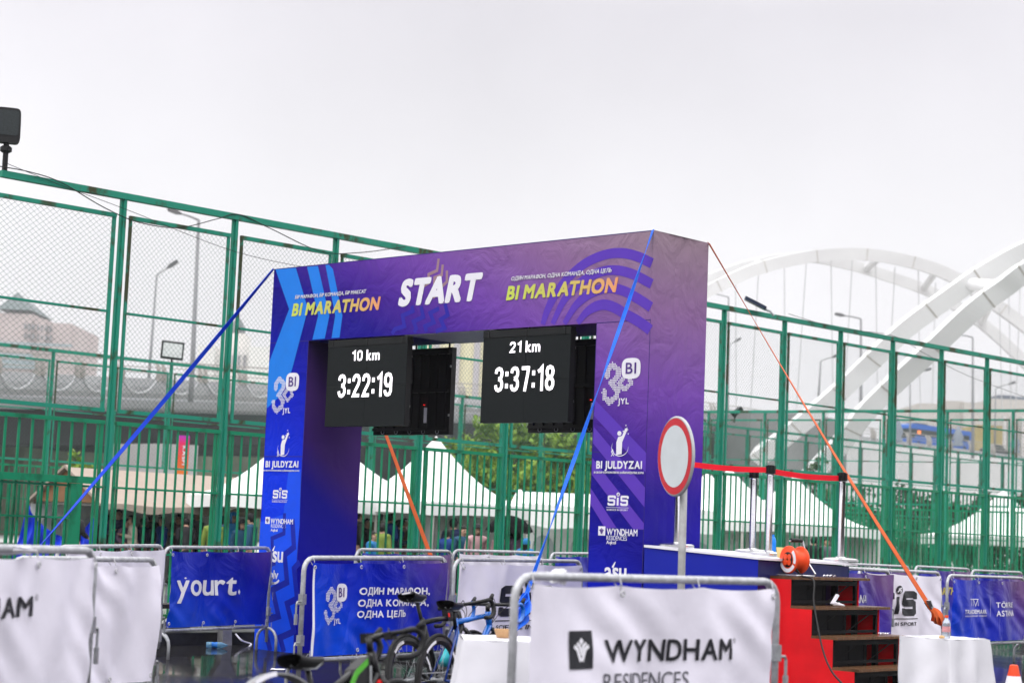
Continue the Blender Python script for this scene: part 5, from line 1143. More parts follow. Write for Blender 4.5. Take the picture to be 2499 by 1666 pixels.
# blue tarp curtain hung in the gable
TARP = mat('blue_tarp', (.004, .035, .55), .32, var=.1, bump=.3, bscale=6)
k8 = lambda x, y, D=39.2: at(x / 5.058, 1040 + y / 5.058, D)
top_edge = smooth_path([k8(355, 960), k8(430, 1120), k8(520, 1210), k8(700, 1330), k8(900, 1378), k8(1050, 1250), k8(1165, 1110)], 6)
low_edge = [k8(140 + (1180 - 140) * i / (len(top_edge) - 1), 1640) for i in range(len(top_edge))]
s = MB(); nU = len(top_edge) - 1
def tarp(u, v):
    i = round(u * nU); p = top_edge[i].lerp(low_edge[i], v); return p + V((.02, -.05, 0)) * math.sin(i * 1.3 + 2 * v) + V((0, -.04 * math.sin(8 * v + i * .5), 0))
s.grid(tarp, nU, 14); tag(s.build('tarp_curtain', TARP, smooth=True), 'blue tarp hung in a deep swag across the front of the beige tent', 'tarp')
# feather flag
t = thing('feather_flag', 'tall feather flag fading from magenta to orange behind the far fence', 'flag', at(432, 1254, 60).xy.to_3d()); zt = at(432, 1058, 60).z
s = MB(); s.tube([(-.13, 0, 0), (-.13, 0, zt)], .02, 6); s.build('pole', PRINT_WHITE, t)
s = MB(); s.grid(lambda u, v: (-.11 + .37 * u, .03 * math.sin(6 * v + 3 * u), .9 + (zt - .95) * v), 6, 24)
s.build('flag_cloth', gradient('flag_print', (0, 0, 1 / zt, 0), [(.2, (.10, .45, .75)), (.62, (.12, .5, .8)), (.66, (.75, .22, .03)), (.82, (.78, .08, .03)), (.93, (.75, .01, .12)), (1, (.45, .02, .55))], .5, bump=0, noise=0), t, smooth=True)
s = MB(); sf = lambda a, b, o: (.13 + b * 1.0, -.045 - o, zt - .38 - a); write(s, 'KASPI', sf, 0, -.055, .62, .12, bold=.04, gap=.12); s.build('lettering', PRINT_WHITE, t)

# ------------------------------------------------------------------ people under the tents
def grow(pts, edges, rad, root, sub=1):
    me = bpy.data.meshes.new('grow'); me.from_pydata([tuple(p) for p in pts], edges, []); o = bpy.data.objects.new('grow', me); COL.objects.link(o)
    o.modifiers.new('skin', 'SKIN'); d = me.skin_vertices[0].data
    for i, r in enumerate(rad): d[i].radius = r if isinstance(r, tuple) else (r, r); d[i].use_root = (i == root)
    sb = o.modifiers.new('sub', 'SUBSURF'); sb.levels = sb.render_levels = sub
    out = bpy.data.meshes.new_from_object(o.evaluated_get(bpy.context.evaluated_depsgraph_get())); bpy.data.objects.remove(o); bpy.data.meshes.remove(me)
    out.polygons.foreach_set('use_smooth', [True] * len(out.polygons)); return out
POSES = {}
def pose(name):
    """joints of a 1.70 m figure facing -y"""
    if name in POSES: return POSES[name]
    lean = {'stand': 0., 'phone': .05, 'stoop': .38, 'carry': .0}[name]
    def up(x, y, z): k = max(0, z - .95); return V((x, y - k * lean, z - k * lean * lean * .45))
    arm = {'stand': ((.23, .02, 1.16), (.25, -.04, .90)), 'phone': ((.22, .03, 1.15), (.10, -.24, 1.22)), 'stoop': ((.22, -.02, 1.16), (.14, -.25, 1.02)), 'carry': ((.25, .02, 1.18), (.20, -.22, 1.08))}[name]
    J = [V((0, 0, .95)), up(0, 0, 1.12), up(0, 0, 1.30), up(0, 0, 1.42), up(0, -.005, 1.49), up(0, -.02, 1.555), up(0, -.025, 1.62), up(0, -.02, 1.68)]
    R_ = [(.135, .10), (.13, .095), (.15, .105), (.125, .085), (.052, .052), (.066, .078), (.077, .092), (.045, .05)]
    E_ = [(i, i + 1) for i in range(7)]
    J.append(up(0, -.125, 1.575)); R_.append((.014, .016)); E_.append((5, 8))                       # nose
    for s in (-1, 1):
        k = len(J); J += [up(s * .075, -.01, 1.585)]; R_ += [(.018, .01)]; E_ += [(5, k)]           # ear
        k = len(J); a, b = arm
        J += [up(s * .185, 0, 1.395), up(s * a[0], a[1], a[2]), up(s * b[0], b[1], b[2])]; R_ += [.058, .042, .030]; E_ += [(3, k), (k, k + 1), (k + 1, k + 2)]
        d = (J[k + 2] - J[k + 1]).normalized(); sd_ = V((1, 0, 0)) * s; pal = J[k + 2] + d * .075; J.append(pal); R_.append((.035, .018)); E_.append((k + 2, k + 3))
        for q, (o_, l_) in enumerate(((-.028, .065), (-.010, .08), (.010, .075), (.027, .058))): J.append(pal + sd_ * o_ + d * l_ + V((0, -.01, 0))); R_.append(.008); E_.append((k + 3, k + 4 + q))
        J.append(J[k + 2] + d * .05 - sd_ * .05 + V((0, -.02, 0))); R_.append(.009); E_.append((k + 3, len(J) - 1))
        k = len(J); J += [V((s * .095, 0, .86)), V((s * .10, -.02, .48)), V((s * .105, .015, .09)), V((s * .115, -.15, .035))]; R_ += [.088, .058, .042, (.042, .03)]; E_ += [(0, k), (k, k + 1), (k + 1, k + 2), (k + 2, k + 3)]
    body = grow(J, E_, R_, 0, 1)
    jk = [J[0] - V((0, 0, .08)), J[1], J[2], J[3], J[4] + V((0, 0, .025))]; jr = [(.175, .14), (.17, .135), (.185, .145), (.155, .115), (.085, .085)]; je = [(0, 1), (1, 2), (2, 3), (3, 4)]
    for i in (10, 10 + 13): pass
    arms = [i for i, r in enumerate(R_) if r == .058][::1]
    arms = [i for i in arms if J[i].z > 1.2]
    for i in arms: k = len(jk); jk += [J[i], J[i + 1], J[i + 2]]; jr += [.085, .068, .05]; je += [(3, k), (k, k + 1), (k + 1, k + 2)]
    jacket = grow(jk, je, jr, 0, 2)
    tk = [J[0] + V((0, 0, .02)), J[0] - V((0, 0, .05))]; tr_ = [(.15, .115), (.155, .12)]; te = [(0, 1)]
    for i, r in enumerate(R_):
        if r == .088: k = len(tk); tk += [J[i], J[i + 1], J[i + 2] + V((0, 0, .02))]; tr_ += [.105, .078, .068]; te += [(1, k), (k, k + 1), (k + 1, k + 2)]
    trousers = grow(tk, te, tr_, 0, 1)
    h = J[6] + V((0, .004, .005))
    def shell(r, cut, zdown=0.):
        s = MB()
        def fn(u, v):
            a = 2 * math.pi * u; th = math.pi * v; d = V((math.sin(th) * math.cos(a), math.sin(th) * math.sin(a), math.cos(th))); k = r * (1 if d.z > 0 else 1 - .25 * d.z * -1)
            return h + V((d.x * k * .86, d.y * k * 1.03, d.z * k - (zdown if d.z < 0 else 0)))
        s.grid(fn, 18, 12); keep = []
        for f in s.f:
            c = sum((V(s.v[i]) for i in f), V()) / 4 - h
            if not (c.y < cut and c.z < .045): keep.append(f)
        s.f = keep; s.m = [0] * len(keep); return s
    hair = shell(.114, .01, .035).build('hair', SKIN); long_ = shell(.132, -.050, .17).build('long_hair', SKIN); hood = shell(.135, -.07, .05).build('hood', SKIN)
    c = MB(); c.ball(h + V((0, 0, .02)), (.103, .118, .10), 16, 8); c.box(h + V((0, -.15, .035)), (.14, .11, .012)); cap = c.build('cap', SKIN)
    f = MB(); f.ball(h + V((-.032, -.090, -.028)), (.012, .008, .008), 6, 4); f.ball(h + V((.032, -.090, -.028)), (.012, .008, .008), 6, 4); f.box(h + V((0, -.088, -.105)), (.045, .01, .010)); f.box(h + V((-.033, -.092, -.012)), (.035, .01, .006)); f.box(h + V((.033, -.092, -.012)), (.035, .01, .006)); face = f.build('face_features', SKIN)
    sh = MB()
    for s in (-1, 1): sh.ball((s * .112, -.055, .045), (.055, .14, .05), 12, 8)
    shoes = sh.build('shoes', SKIN)
    out = dict(body=body, jacket=jacket, trousers=trousers)
    for nm, o in (('hair', hair), ('long_hair', long_), ('hood', hood), ('cap', cap), ('face_features', face), ('shoes', shoes)):
        me = o.data; me.polygons.foreach_set('use_smooth', [True] * len(me.polygons)); out[nm] = me; bpy.data.objects.remove(o)
    POSES[name] = out; return out
SKIN = mat('skin', (.42, .25, .18), .5, var=.06); HAIR = mat('black_hair', (.006, .005, .005), .6, var=.2); FACE = mat('dark_features', (.05, .025, .022), .6, var=.1)
DARKCLOTH = mat('dark_trousers', (.012, .013, .018), .75, var=.2)
CL = {k: mat('jacket_' + k, c, .7, var=.15, scale=8, bump=.3, bscale=14) for k, c in dict(black=(.010, .010, .013), navy=(.008, .015, .06), cream=(.52, .45, .37), blue=(.006, .04, .20), grey=(.10, .10, .12), maroon=(.07, .03, .035), olive=(.07, .07, .025), lime=(.17, .23, .04), sky=(.012, .15, .36), pink=(.45, .26, .28), plum=(.12, .07, .12), teal=(.012, .06, .12), red=(.45, .01, .02), brown=(.09, .05, .03)).items()}
def person(label, px, py, D, face, pz, head, top, scale=None):
    """py: photo row of the top of the head; face: yaw in degrees (0 looks at the camera)"""
    P = at(px, py, D); m = pose(pz); h = 1.735 if head != 'hood' else 1.76
    if pz == 'stoop': h -= .06
    sc_ = max(.55, min(1.12, (P.z - .02) / h)); t = thing('person', label, 'person', (P.x, P.y, .02), math.radians(face), 'people queueing under the tents'); t.scale = (sc_,) * 3
    def put(nm, me, mt):
        o = bpy.data.objects.new(nm, me); COL.objects.link(o); o.parent = t
        if not me.materials: me.materials.append(SKIN)
        o.material_slots[0].link = 'OBJECT'; o.material_slots[0].material = mt; return o
    put('body', m['body'], SKIN); put('jacket', m['jacket'], CL[top]); put('trousers', m['trousers'], DARKCLOTH); put('face_features', m['face_features'], FACE); put('shoes', m['shoes'], RUBBER)
    put('hair', m['hair' if head in ('short', 'cap') else 'long_hair'], HAIR)
    if head == 'cap': put('cap', m['cap'], CL['black'])
    if head == 'hood' or head == 'long': put('hood', m['hood'], CL[top] if head == 'hood' else CL['black'])
    return t
person('person in a black jacket with a pack standing behind the blue tarp swag', 186, 1239, 38.2, 150, 'carry', 'short', 'black')
person('person in a dark navy jacket with bowed head right of the beige gable', 291, 1241, 41.2, 10, 'phone', 'short', 'navy')
person('person in a cream jacket facing left under the beige roof', 327, 1256, 40.4, -75, 'phone', 'short', 'cream')
person('person in black seen from behind next to the cream jacket', 371, 1248, 43.0, 170, 'stand', 'short', 'black')
person('person in a blue jacket with dark hair left of the thin white tent pole', 397, 1259, 41.4, -60, 'stand', 'short', 'blue')
person('person in a dark brown hood under the roof edge of the beige tent', 417, 1246, 43.8, 130, 'stand', 'hood', 'brown')
person('person in a maroon jacket with short hair beneath the white tent corner', 441, 1254, 41.6, -30, 'phone', 'short', 'maroon')
person('person in a grey jacket looking down beside the maroon one', 477, 1243, 42.6, 60, 'phone', 'short', 'grey')
person('person in a black coat stooping behind the second fence post', 497, 1259, 41.0, 120, 'stoop', 'short', 'black')
person('person in a lime safety vest next to the green fence post', 524, 1256, 39.8, 185, 'stand', 'short', 'lime')
person('person in a sky blue hooded rain poncho near the left arch column', 569, 1247, 40.6, 40, 'stand', 'hood', 'sky')
person('person in a black cap and teal jacket right beside the left arch column', 615, 1252, 39.2, -95, 'stand', 'cap', 'teal')
person('person in black whose head is cut by the inner left column', 873, 1243, 41.0, 120, 'stand', 'short', 'black')
person('person in an olive jacket with a dark cap under the white valance', 917, 1249, 42.4, 170, 'stoop', 'cap', 'olive')
person('person in a blue jacket with a dark hood beneath the middle tent', 950, 1248, 41.6, 140, 'carry', 'short', 'blue')
person('child with short dark hair and a pale blue top facing right', 909, 1296, 37.5, 75, 'stand', 'short', 'sky')
person('person in brown standing behind the orange strap in the arch opening', 985, 1262, 43.5, 100, 'stand', 'short', 'brown')
person('person in a black cap and blue hooded jacket in the middle of the opening', 1107, 1264, 40.5, 165, 'stand', 'cap', 'navy')
person('child with dark hair in front of the man with the black cap', 1131, 1282, 39.6, 30, 'stand', 'short', 'teal')
person('person with long black hair and a pink hooded jacket facing forward', 1165, 1279, 38.8, 15, 'stand', 'long', 'pink')
person('person in a plum jacket sheltering under the black umbrella', 1262, 1284, 38.4, 175, 'carry', 'long', 'plum')
person('person in a pink coat sheltering under the black umbrella on its left side', 1222, 1288, 38.6, 130, 'stand', 'long', 'pink')
person('child in a bright blue poncho right below the umbrella edge', 1284, 1312, 37.6, 160, 'stand', 'hood', 'sky')
person('person with a black head of hair above the stage just behind the cable reel', 1986, 1308, 51.0, 165, 'stand', 'short', 'black')
person('person in grey above the stage left of the right stanchion', 2017, 1311, 51.5, 20, 'stand', 'short', 'grey')
person('person in black bending down beside the right edge of the arch', 1712, 1304, 49.0, 160, 'stoop', 'short', 'black')
for i, (x, y, D, fc, ps_, hd, tp, lb) in enumerate(((262, 1254, 41.5, 160, 'stand', 'short', 'black', 'person in black under the beige roof just right of the tarp'), (312, 1264, 40.6, 40, 'carry', 'short', 'plum', 'shorter person in a plum jacket between the navy and cream ones'), (350, 1262, 42.0, 150, 'stand', 'short', 'navy', 'person in navy directly behind the cream jacket'), (459, 1264, 40.4, 200, 'stoop', 'short', 'black', 'person in black bowing between the maroon and grey jackets'), (545, 1258, 41, 170, 'stand', 'cap', 'black', 'person in black with a cap between the safety vest and the poncho'), (592, 1268, 40, 20, 'stand', 'long', 'teal', 'person with long hair and a teal jacket beside the sky blue poncho'), (895, 1263, 42, 60, 'stand', 'short', 'black', 'person in black behind the child with the pale blue top'), (934, 1276, 40.2, 150, 'stand', 'short', 'lime', 'shorter person in a yellow green top between olive and blue jackets'), (970, 1266, 41.6, 120, 'phone', 'short', 'navy', 'person in navy looking at a phone left of the orange strap'), (1092, 1290, 40.0, 160, 'stand', 'short', 'blue', 'shorter person in blue in front of the black cap'), (1242, 1300, 38.8, 40, 'stand', 'long', 'black', 'person in black in the middle under the umbrella'))):
    person(lb, x, y, D, fc, ps_, hd, tp)
U0 = at(1244, 1256, 38.4); t = thing('umbrella', 'large open black umbrella above people in the arch opening', 'umbrella', U0)
s = MB(); s.lathe([(0, 0), (.16, -.03), (.32, -.11), (.45, -.23), (.53, -.38)], seg=16)
s.v = [(x, y, z + (.05 * abs(math.sin(math.atan2(y, x) * 4)) if z < -.3 else 0)) for x, y, z in s.v]; s.build('cover', mat('umbrella_black', (.004, .004, .005), .8, var=.2, spec=.05), t); s = MB(); s.tube([(0, 0, .05), (0, 0, -.85)], .008, 6); s.build('shaft', CHROME, t)
s = MB()
for k in range(8): a = k * math.pi / 4; s.tube([(0, 0, -.02), (.45 * math.cos(a), .45 * math.sin(a), -.25), (.53 * math.cos(a), .53 * math.sin(a), -.40)], .004, 4)
s.build('ribs', CHROME, t)
# ------------------------------------------------------------------ trees and shrubs
def leafmat(nm, a, b): return two_tone(nm, a, b, .9, .35, .65, .6)
LEAF_Y = leafmat('spring_leaves', (.06, .14, .012), (.29, .43, .05)); LEAF_G = leafmat('mid_leaves', (.018, .055, .012), (.07, .14, .025)); LEAF_D = leafmat('dark_leaves', (.010, .030, .012), (.03, .065, .02))
BARK = mat('bark', (.06, .045, .035), .9, var=.3, scale=4)
def tree(name, label, P, H, W, m, seed, n=1700, base=.12, group=None, leaf=.16, cone=False, cat='tree'):
    rn = random.Random(seed); t = thing(name, label, cat, (P[0], P[1], 0), rn.uniform(0, 6), group); s = MB(); tips = []
    s.tube([(0, 0, 0), (.03 * H, .01, H * .35), (-.01, .02, H * .75)], [.035 * H * .5, .025 * H * .5, .008 * H], 8)
    for i in range(9 if not cone else 14):
        z = H * rn.uniform(max(base, .12), .7); a = rn.uniform(0, 6.28); l = W * rn.uniform(.28, .48) * ((1.1 - z / H) if cone else 1); e_ = V((l * math.cos(a), l * math.sin(a), z + rn.uniform(.08, .28) * H * (0.1 if cone else 1))); s.tube([(0, 0, z), e_ * .5 + V((0, 0, z * .5 + .03 * H)), e_], [.012 * H * .6, .008 * H * .6, .004 * H], 5); tips.append(e_)
    s.build('trunk', BARK, t); c = MB(); cl = []
    for i in range(34):
        while True:
            q = V((rn.uniform(-1, 1), rn.uniform(-1, 1), rn.uniform(-1, 1)))
            if .35 < q.length < 1: break
        if cone: z = rn.uniform(.05, 1); cl.append((V((q.x * W * .5 * (1 - z), q.y * W * .5 * (1 - z), H * (base + (1 - base) * z))), W * .14 * (1.15 - z)))
        else: cl.append((V((q.x * W * .46, q.y * W * .46, H * (base + (1 - base) * (.5 + q.z * .46)))), rn.uniform(.10, .22) * min(W, H)))
    cl += [(e_, .16 * min(W, H)) for e_ in tips]
    for i in range(n):
        o, r = cl[rn.randrange(len(cl))]; q = V((rn.gauss(0, .5), rn.gauss(0, .5), rn.gauss(0, .45))) * r; p = o + q
        if p.z < .05: continue
        d = V((rn.uniform(-1, 1), rn.uniform(-1, 1), rn.uniform(-.6, 1))).normalized(); x = d.orthogonal().normalized(); x = Matrix.Rotation(rn.uniform(0, 6.28), 3, d) @ x; y = d.cross(x); k = leaf * rn.uniform(.6, 1.3)
        c.add([p - x * k * .5, p + y * k * .3, p + x * k * .5, p - y * k * .3], [(0, 1, 2, 3)])
    c.build('crown', m, t); return t
def tree_at(name, label, px, ytop, D, Wpx, m, seed, **kw):
    P = at(px, ytop, D); return tree(name, label, P, P.z, Wpx / FPX * D, m, seed, **kw)
G1 = 'yellow green trees in front of the viaduct'
tree_at('leafy_tree', 'yellow green bushy tree left of the gap between the two LED screens', 1135, 1052, 76, 190, LEAF_Y, 1, n=7500, base=.05, group=G1, leaf=.29)
tree_at('leafy_tree', 'yellow green bushy tree below the 21 km screen in the arch opening', 1250, 1028, 74, 215, LEAF_Y, 2, n=9000, base=.05, group=G1, leaf=.29)
tree_at('leafy_tree', 'yellow green bushy tree next to the right arch column', 1385, 1030, 72, 200, LEAF_Y, 3, n=9000, base=.05, group=G1, leaf=.29)
tree_at('leafy_tree', 'darker green bush filling the gap behind the yellow green trees', 1300, 1070, 84, 380, LEAF_G, 4, n=8000, base=.02, group=G1, leaf=.28)
tree_at('shrub', 'light green shrub above the peak of the beige gable tent', 205, 1090, 66, 75, LEAF_Y, 5, n=1200, base=.05, cat='shrub', group='shrubs beyond the far fence', leaf=.2)
tree_at('shrub', 'small green shrub between the beige tent roof and the feather flag', 300, 1128, 64, 60, LEAF_G, 6, n=800, base=.05, cat='shrub', group='shrubs beyond the far fence', leaf=.2)
tree_at('shrub', 'light green shrub showing left of the beige tent apex', 140, 1122, 62, 60, LEAF_G, 16, n=800, base=.05, cat='shrub', group='shrubs beyond the far fence', leaf=.2)
tree_at('young_tree', 'young green tree in front of the grey bridge abutment', 1990, 1108, 90, 60, LEAF_G, 7, n=1300, base=.25, leaf=.2)
tree_at('conifer_tree', 'small dark conifer in front of the white retaining wall', 2392, 1143, 92, 38, LEAF_D, 8, n=900, base=.1, cone=True, leaf=.14)
tree_at('shrub', 'green shrub behind the nearer tent roof between the stanchions', 2040, 1180, 86, 120, LEAF_G, 9, n=1200, base=.02, cat='shrub', group='shrubs beyond the far fence', leaf=.26)
for i, (x, y, D, w) in enumerate(((2110, 1190, 84, 150), (2200, 1178, 88, 150), (2290, 1196, 84, 160), (2385, 1188, 86, 150), (2480, 1200, 82, 170), (1740, 1150, 92, 120), (1850, 1165, 92, 150))):
    tree_at('shrub', ['dark shrub right of the last tent of the cluster', 'dark shrub behind the orange strap on the right', 'dark shrub left of the wide tent near the right edge', 'dark shrub below the small conifer', 'dark shrub at the right edge behind the wide tent', 'dark shrub behind the tents next to the right arch column', 'dark shrub under the grey abutment between the tents'][i], x, y, D, w, LEAF_D if i < 5 else LEAF_G, 20 + i, n=1700, base=.0, cat='shrub', group='dark shrubs behind the right tents', leaf=.28)
# ------------------------------------------------------------------ viaduct
def deckpt(x, y, D): return at(x, y, D)
VP = smooth_path([deckpt(-200, 893, 101), deckpt(0, 905, 108), deckpt(300, 920, 122), deckpt(654, 937, 138), deckpt(1000, 958, 158), deckpt(1400, 985, 183), deckpt(1717, 1006, 205), deckpt(2075, 1060, 222), deckpt(2250, 1082, 236), deckpt(2499, 1113, 252), deckpt(2750, 1142, 268)], 8)
def side_dir(i):
    a = VP[max(0, i - 1)]; b = VP[min(len(VP) - 1, i + 1)]; d = (b - a); d.z = 0; d.normalize(); return V((-d.y, d.x, 0)) if -d.y * 0 + d.x > 0 else V((d.y, -d.x, 0))
VS = [side_dir(i) for i in range(len(VP))]; WD = 17.
via = thing('viaduct', 'long grey concrete viaduct with a curved railing crossing behind the court', 'viaduct', (VP[0].x, VP[0].y, 0))
def sweep(prof, i0=0, i1=None):
    s = MB(); i1 = len(VP) - 1 if i1 is None else i1; n = len(prof)
    vs = [VP[i] + VS[i] * a + V((0, 0, z)) for i in range(i0, i1 + 1) for a, z in prof]; fs = [(k * n + j, k * n + j + 1, (k + 1) * n + j + 1, (k + 1) * n + j) for k in range(i1 - i0) for j in range(n - 1)]
    return s.add(vs, fs)
DECK = two_tone('deck_concrete', (.34, .34, .35), (.43, .43, .44), .25, .35, .65, .6); SOFFIT = mat('soffit_concrete', (.50, .50, .53), .7, var=.08, scale=.4)
KI = 56
sweep([(WD, -.25), (.05, 0), (0, -.02), (0, -.55), (.18, -1.0), (.55, -1.30), (.6, -1.36)], 0).build('deck', DECK, via, world=True, smooth=False)
sweep([(.6, -1.38), (.5, -1.46), (.62, -1.55)], 0, KI - 6).build('edge_strip', SOFFIT, via, world=True)
sweep([(.62, -1.55), (1.6, -2.0), (4.5, -2.25), (WD, -2.3)], 0, KI - 6).build('soffit', SOFFIT, via, world=True)
sweep([(5.0, -2.2), (5.2, -4.6), (5.6, -4.7), (5.8, -2.2)], 0, KI - 8).build('shade_strip', mat('under_deck_shade', (.035, .035, .04), .8, var=.2), via, world=True)  # dark strip added below the deck, standing in for the shade there
for i in (3, 14, 24, 33, 42):
    p = VP[i] + VS[i] * 8.5; s = MB(); s.tube([(p.x, p.y, 0), (p.x, p.y, p.z - 2.2)], [(1.3, 2.6)] * 2, box=True, up=tuple(VS[i].cross(V((0, 0, 1))))); s.build('pier', CONCRETE, via, world=True)
# railing
acc = [0.]
for i in range(1, len(VP)): acc.append(acc[-1] + (VP[i] - VP[i - 1]).length)
def along(d):
    d = max(0, min(acc[-1] - .01, d)); i = max(k for k in range(len(acc)) if acc[k] <= d); i = min(i, len(VP) - 2); t = (d - acc[i]) / (acc[i + 1] - acc[i]); return VP[i].lerp(VP[i + 1], t), VS[i].lerp(VS[i + 1], t)
RAIL = mat('railing_beige', (.33, .31, .29), .6, var=.12); s = MB(); lp = MB(); BAY = 4.9
d = 2.
while d < acc[-1] - 5:
    for o_ in (-.32, .32):
        p, n = along(d + o_); s.tube([p - n * .05 + V((0, 0, -.15)), p - n * .12 + V((0, 0, .35)), p - n * .02 + V((0, 0, .8)), p + n * .28 + V((0, 0, 1.18))], [(.26, .40), (.24, .32), (.18, .24), (.12, .14)], box=True)
    lp.tube(smooth_path([along(d + .5)[0] - along(d)[1] * .06 + V((0, 0, -.1)), along(d + 1.3)[0] - along(d)[1] * .07 + V((0, 0, -.72)), along(d + 2.45)[0] - along(d)[1] * .05 + V((0, 0, -1.0)), along(d + 3.6)[0] - along(d)[1] * .07 + V((0, 0, -.72)), along(d + 4.4)[0] - along(d)[1] * .06 + V((0, 0, -.1))], 4), .055, 5)
    d += BAY
for z, o_, r in ((1.18, .28, .06), (.75, .0, .04), (.4, -.08, .04)): s.tube([VP[i] + VS[i] * o_ + V((0, 0, z)) for i in range(len(VP))], r, 6)
s.build('railing', RAIL, via, world=True); lp.build('hanging_loop', mat('loop_white', (.6, .6, .62), .6), via, world=True)
# abutment and retaining wall
def wallbox(name, label, pts, thick, m, cat='wall', extra=None):
    """pts: (px, ytop, D) along the front, standing on the ground"""
    P = [at(*q) for q in pts]; t = thing(name, label, cat, (P[0].x, P[0].y, 0)); s = MB(); n = len(P)
    for i in range(n - 1):
        a, b = P[i], P[i + 1]; nn = (b - a).cross(V((0, 0, 1))).normalized(); nn = nn if nn.y > 0 else -nn
        s.prism([(a.x, a.y, 0), (b.x, b.y, 0), (b.x, b.y, b.z), (a.x, a.y, a.z)], nn * thick)
    s.build('wall_face', m, t, world=True, fix=True); return t
wallbox('abutment', 'grey concrete bridge abutment right of the arch behind the fences', [(1831, 1004, 200), (1990, 1010, 203), (2068, 1030, 205)], 8, two_tone('abutment_grey', (.20, .20, .20), (.28, .28, .28), .12, .35, .65, .8), 'abutment')
wallbox('retaining_wall', 'long white retaining wall below the bridge road on the right', [(2060, 1066, 218), (2250, 1094, 232), (2499, 1126, 248), (2800, 1160, 268)], 1.0, mat('white_wall', (.66, .65, .65), .8, var=.05, scale=.15), 'retaining wall')
wallbox('underpass_shade', 'added dark wall painted as the shade under the viaduct', [(-200, 1012, 138), (100, 1018, 146), (430, 1024, 160), (700, 1030, 180), (1100, 1030, 200), (1830, 1040, 214)], .6, mat('shade_black', (.012, .012, .014), .8, var=.25, scale=.3), 'wall')  # added wall, its near-black colour paints the under-bridge shade
wallbox('embankment', 'low grey green embankment in front of the underpass', [(-200, 1086, 122), (60, 1090, 124), (140, 1100, 126), (430, 1112, 130), (700, 1116, 150)], 3, two_tone('embankment_green', (.06, .075, .05), (.14, .16, .11), .3, .35, .65, .9), 'embankment')
wallbox('utility_hut', 'pale grey hut below the viaduct next to the feather flag', [(395, 1082, 110), (484, 1086, 112)], 5, mat('hut_grey', (.35, .34, .34), .7, var=.1, scale=.3), 'hut')
# ------------------------------------------------------------------ bridge
BWF = two_tone('far_bridge_white', (.60, .595, .60), (.68, .68, .68), .12, .35, .65, .5)
BW = two_tone('bridge_white', (.78, .775, .785), (.85, .85, .85), .12, .35, .65, .45)
def rib(ctrl, w, h, n=9): s = MB(); s.tube(smooth_path([at(*c) for c in ctrl], n), [(w, h)] * (n * (len(ctrl) - 1) + 1), box=True, up=(0, 1, .15)); return s
def seams(P, w, h, k):
    s = MB()
    for i in range(2, len(P) - 1, k):
        d = (P[i + 1] - P[i]).normalized(); s.tube([P[i] - d * .05, P[i] + d * .05], [(w, h)] * 2, box=True, up=(0, 1, .15))
    return s
SEAM = mat('bridge_joint', (.46, .44, .41), .6, var=.2)
far = thing('arch_bridge', 'far white twin ribbed bridge arch with thin hangers', 'bridge arch', (60, 200, 0), 0, 'white bridge arches')
A1 = [(1560, 800, 186), (1640, 744, 186), (1727, 710, 187), (1836, 660, 188), (1961, 629, 189), (2084, 620, 190), (2199, 634, 191), (2311, 669, 192), (2420, 737, 193), (2530, 820, 194), (2680, 960, 195)]
A2 = [(1560, 760, 192), (1640, 712, 193), (1727, 683, 194), (1836, 646, 195), (1961, 628, 197), (2060, 643, 199), (2160, 672, 200), (2280, 717, 201), (2395, 788, 202), (2510, 893, 203), (2640, 1030, 204)]
rib(A1, 1.25, 1.45).build('rib', BWF, far, world=True); rib(A2, 1.15, 1.3).build('rib', BWF, far, world=True)
seams(smooth_path([at(*c) for c in A1], 9), 1.29, 1.49, 9).build('joint', SEAM, far, world=True)
s = MB(); PA = smooth_path([at(*c) for c in A1], 9); PB = smooth_path([at(*c) for c in A2], 9)
for i in range(6, len(PA) - 3, 11): s = MB(); s.tube([PA[i], PB[i]], .4, 8); s.build('strut', BWF, far, world=True)
s = MB()
for x0, y0, x1, y1 in ((1795, 690, 1797, 995), (1851, 668, 1832, 995), (1914, 650, 1916, 995), (1968, 636, 1944, 995), (2028, 632, 2033, 995), (2080, 636, 2060, 995), (2137, 636, 2142, 995), (2184, 652, 2166, 995), (2241, 658, 2246, 1000), (2283, 690, 2275, 1000), (2439, 750, 2446, 1020), (2462, 712, 2468, 1020), (2490, 690, 2478, 1020)): s = MB(); s.tube([at(x0, y0, 192), at(x1, y1, 196)], .05, 6); s.build('hanger', mat('hanger_grey', (.52, .52, .53), .5, var=.05), far, world=True)
near = thing('arch_bridge', 'near white twin bridge arch ribs climbing out of the frame at the right', 'bridge arch', (30, 105, 0), 0, 'white bridge arches')
B1_ = [(1850, 1115, 112), (1900, 1078, 110), (1990, 1005, 108), (2060, 945, 106), (2118, 889, 105), (2209, 803, 103), (2328, 716, 101), (2400, 667, 100), (2499, 613, 99), (2640, 556, 97), (2800, 520, 96)]
B2_ = [(1960, 1180, 106), (2050, 1084, 104), (2110, 1008, 102), (2178, 940, 101), (2262, 862, 99), (2366, 764, 97), (2447, 703, 96), (2510, 658, 95), (2640, 590, 94), (2800, 540, 93)]
rib(B1_, 1.0, .88).build('rib', BW, near, world=True); rib(B2_, 1.0, .88).build('rib', BW, near, world=True)
seams(smooth_path([at(*c) for c in B1_], 9), 1.03, .91, 12).build('joint', SEAM, near, world=True); seams(smooth_path([at(*c) for c in B2_], 9), 1.03, .91, 12).build('joint', SEAM, near, world=True)
s = MB(); s.tube([at(2368, 693, 100.3), at(2440, 700, 96.3)], .34, 12); s.build('strut', BW, near, world=True, smooth=True)
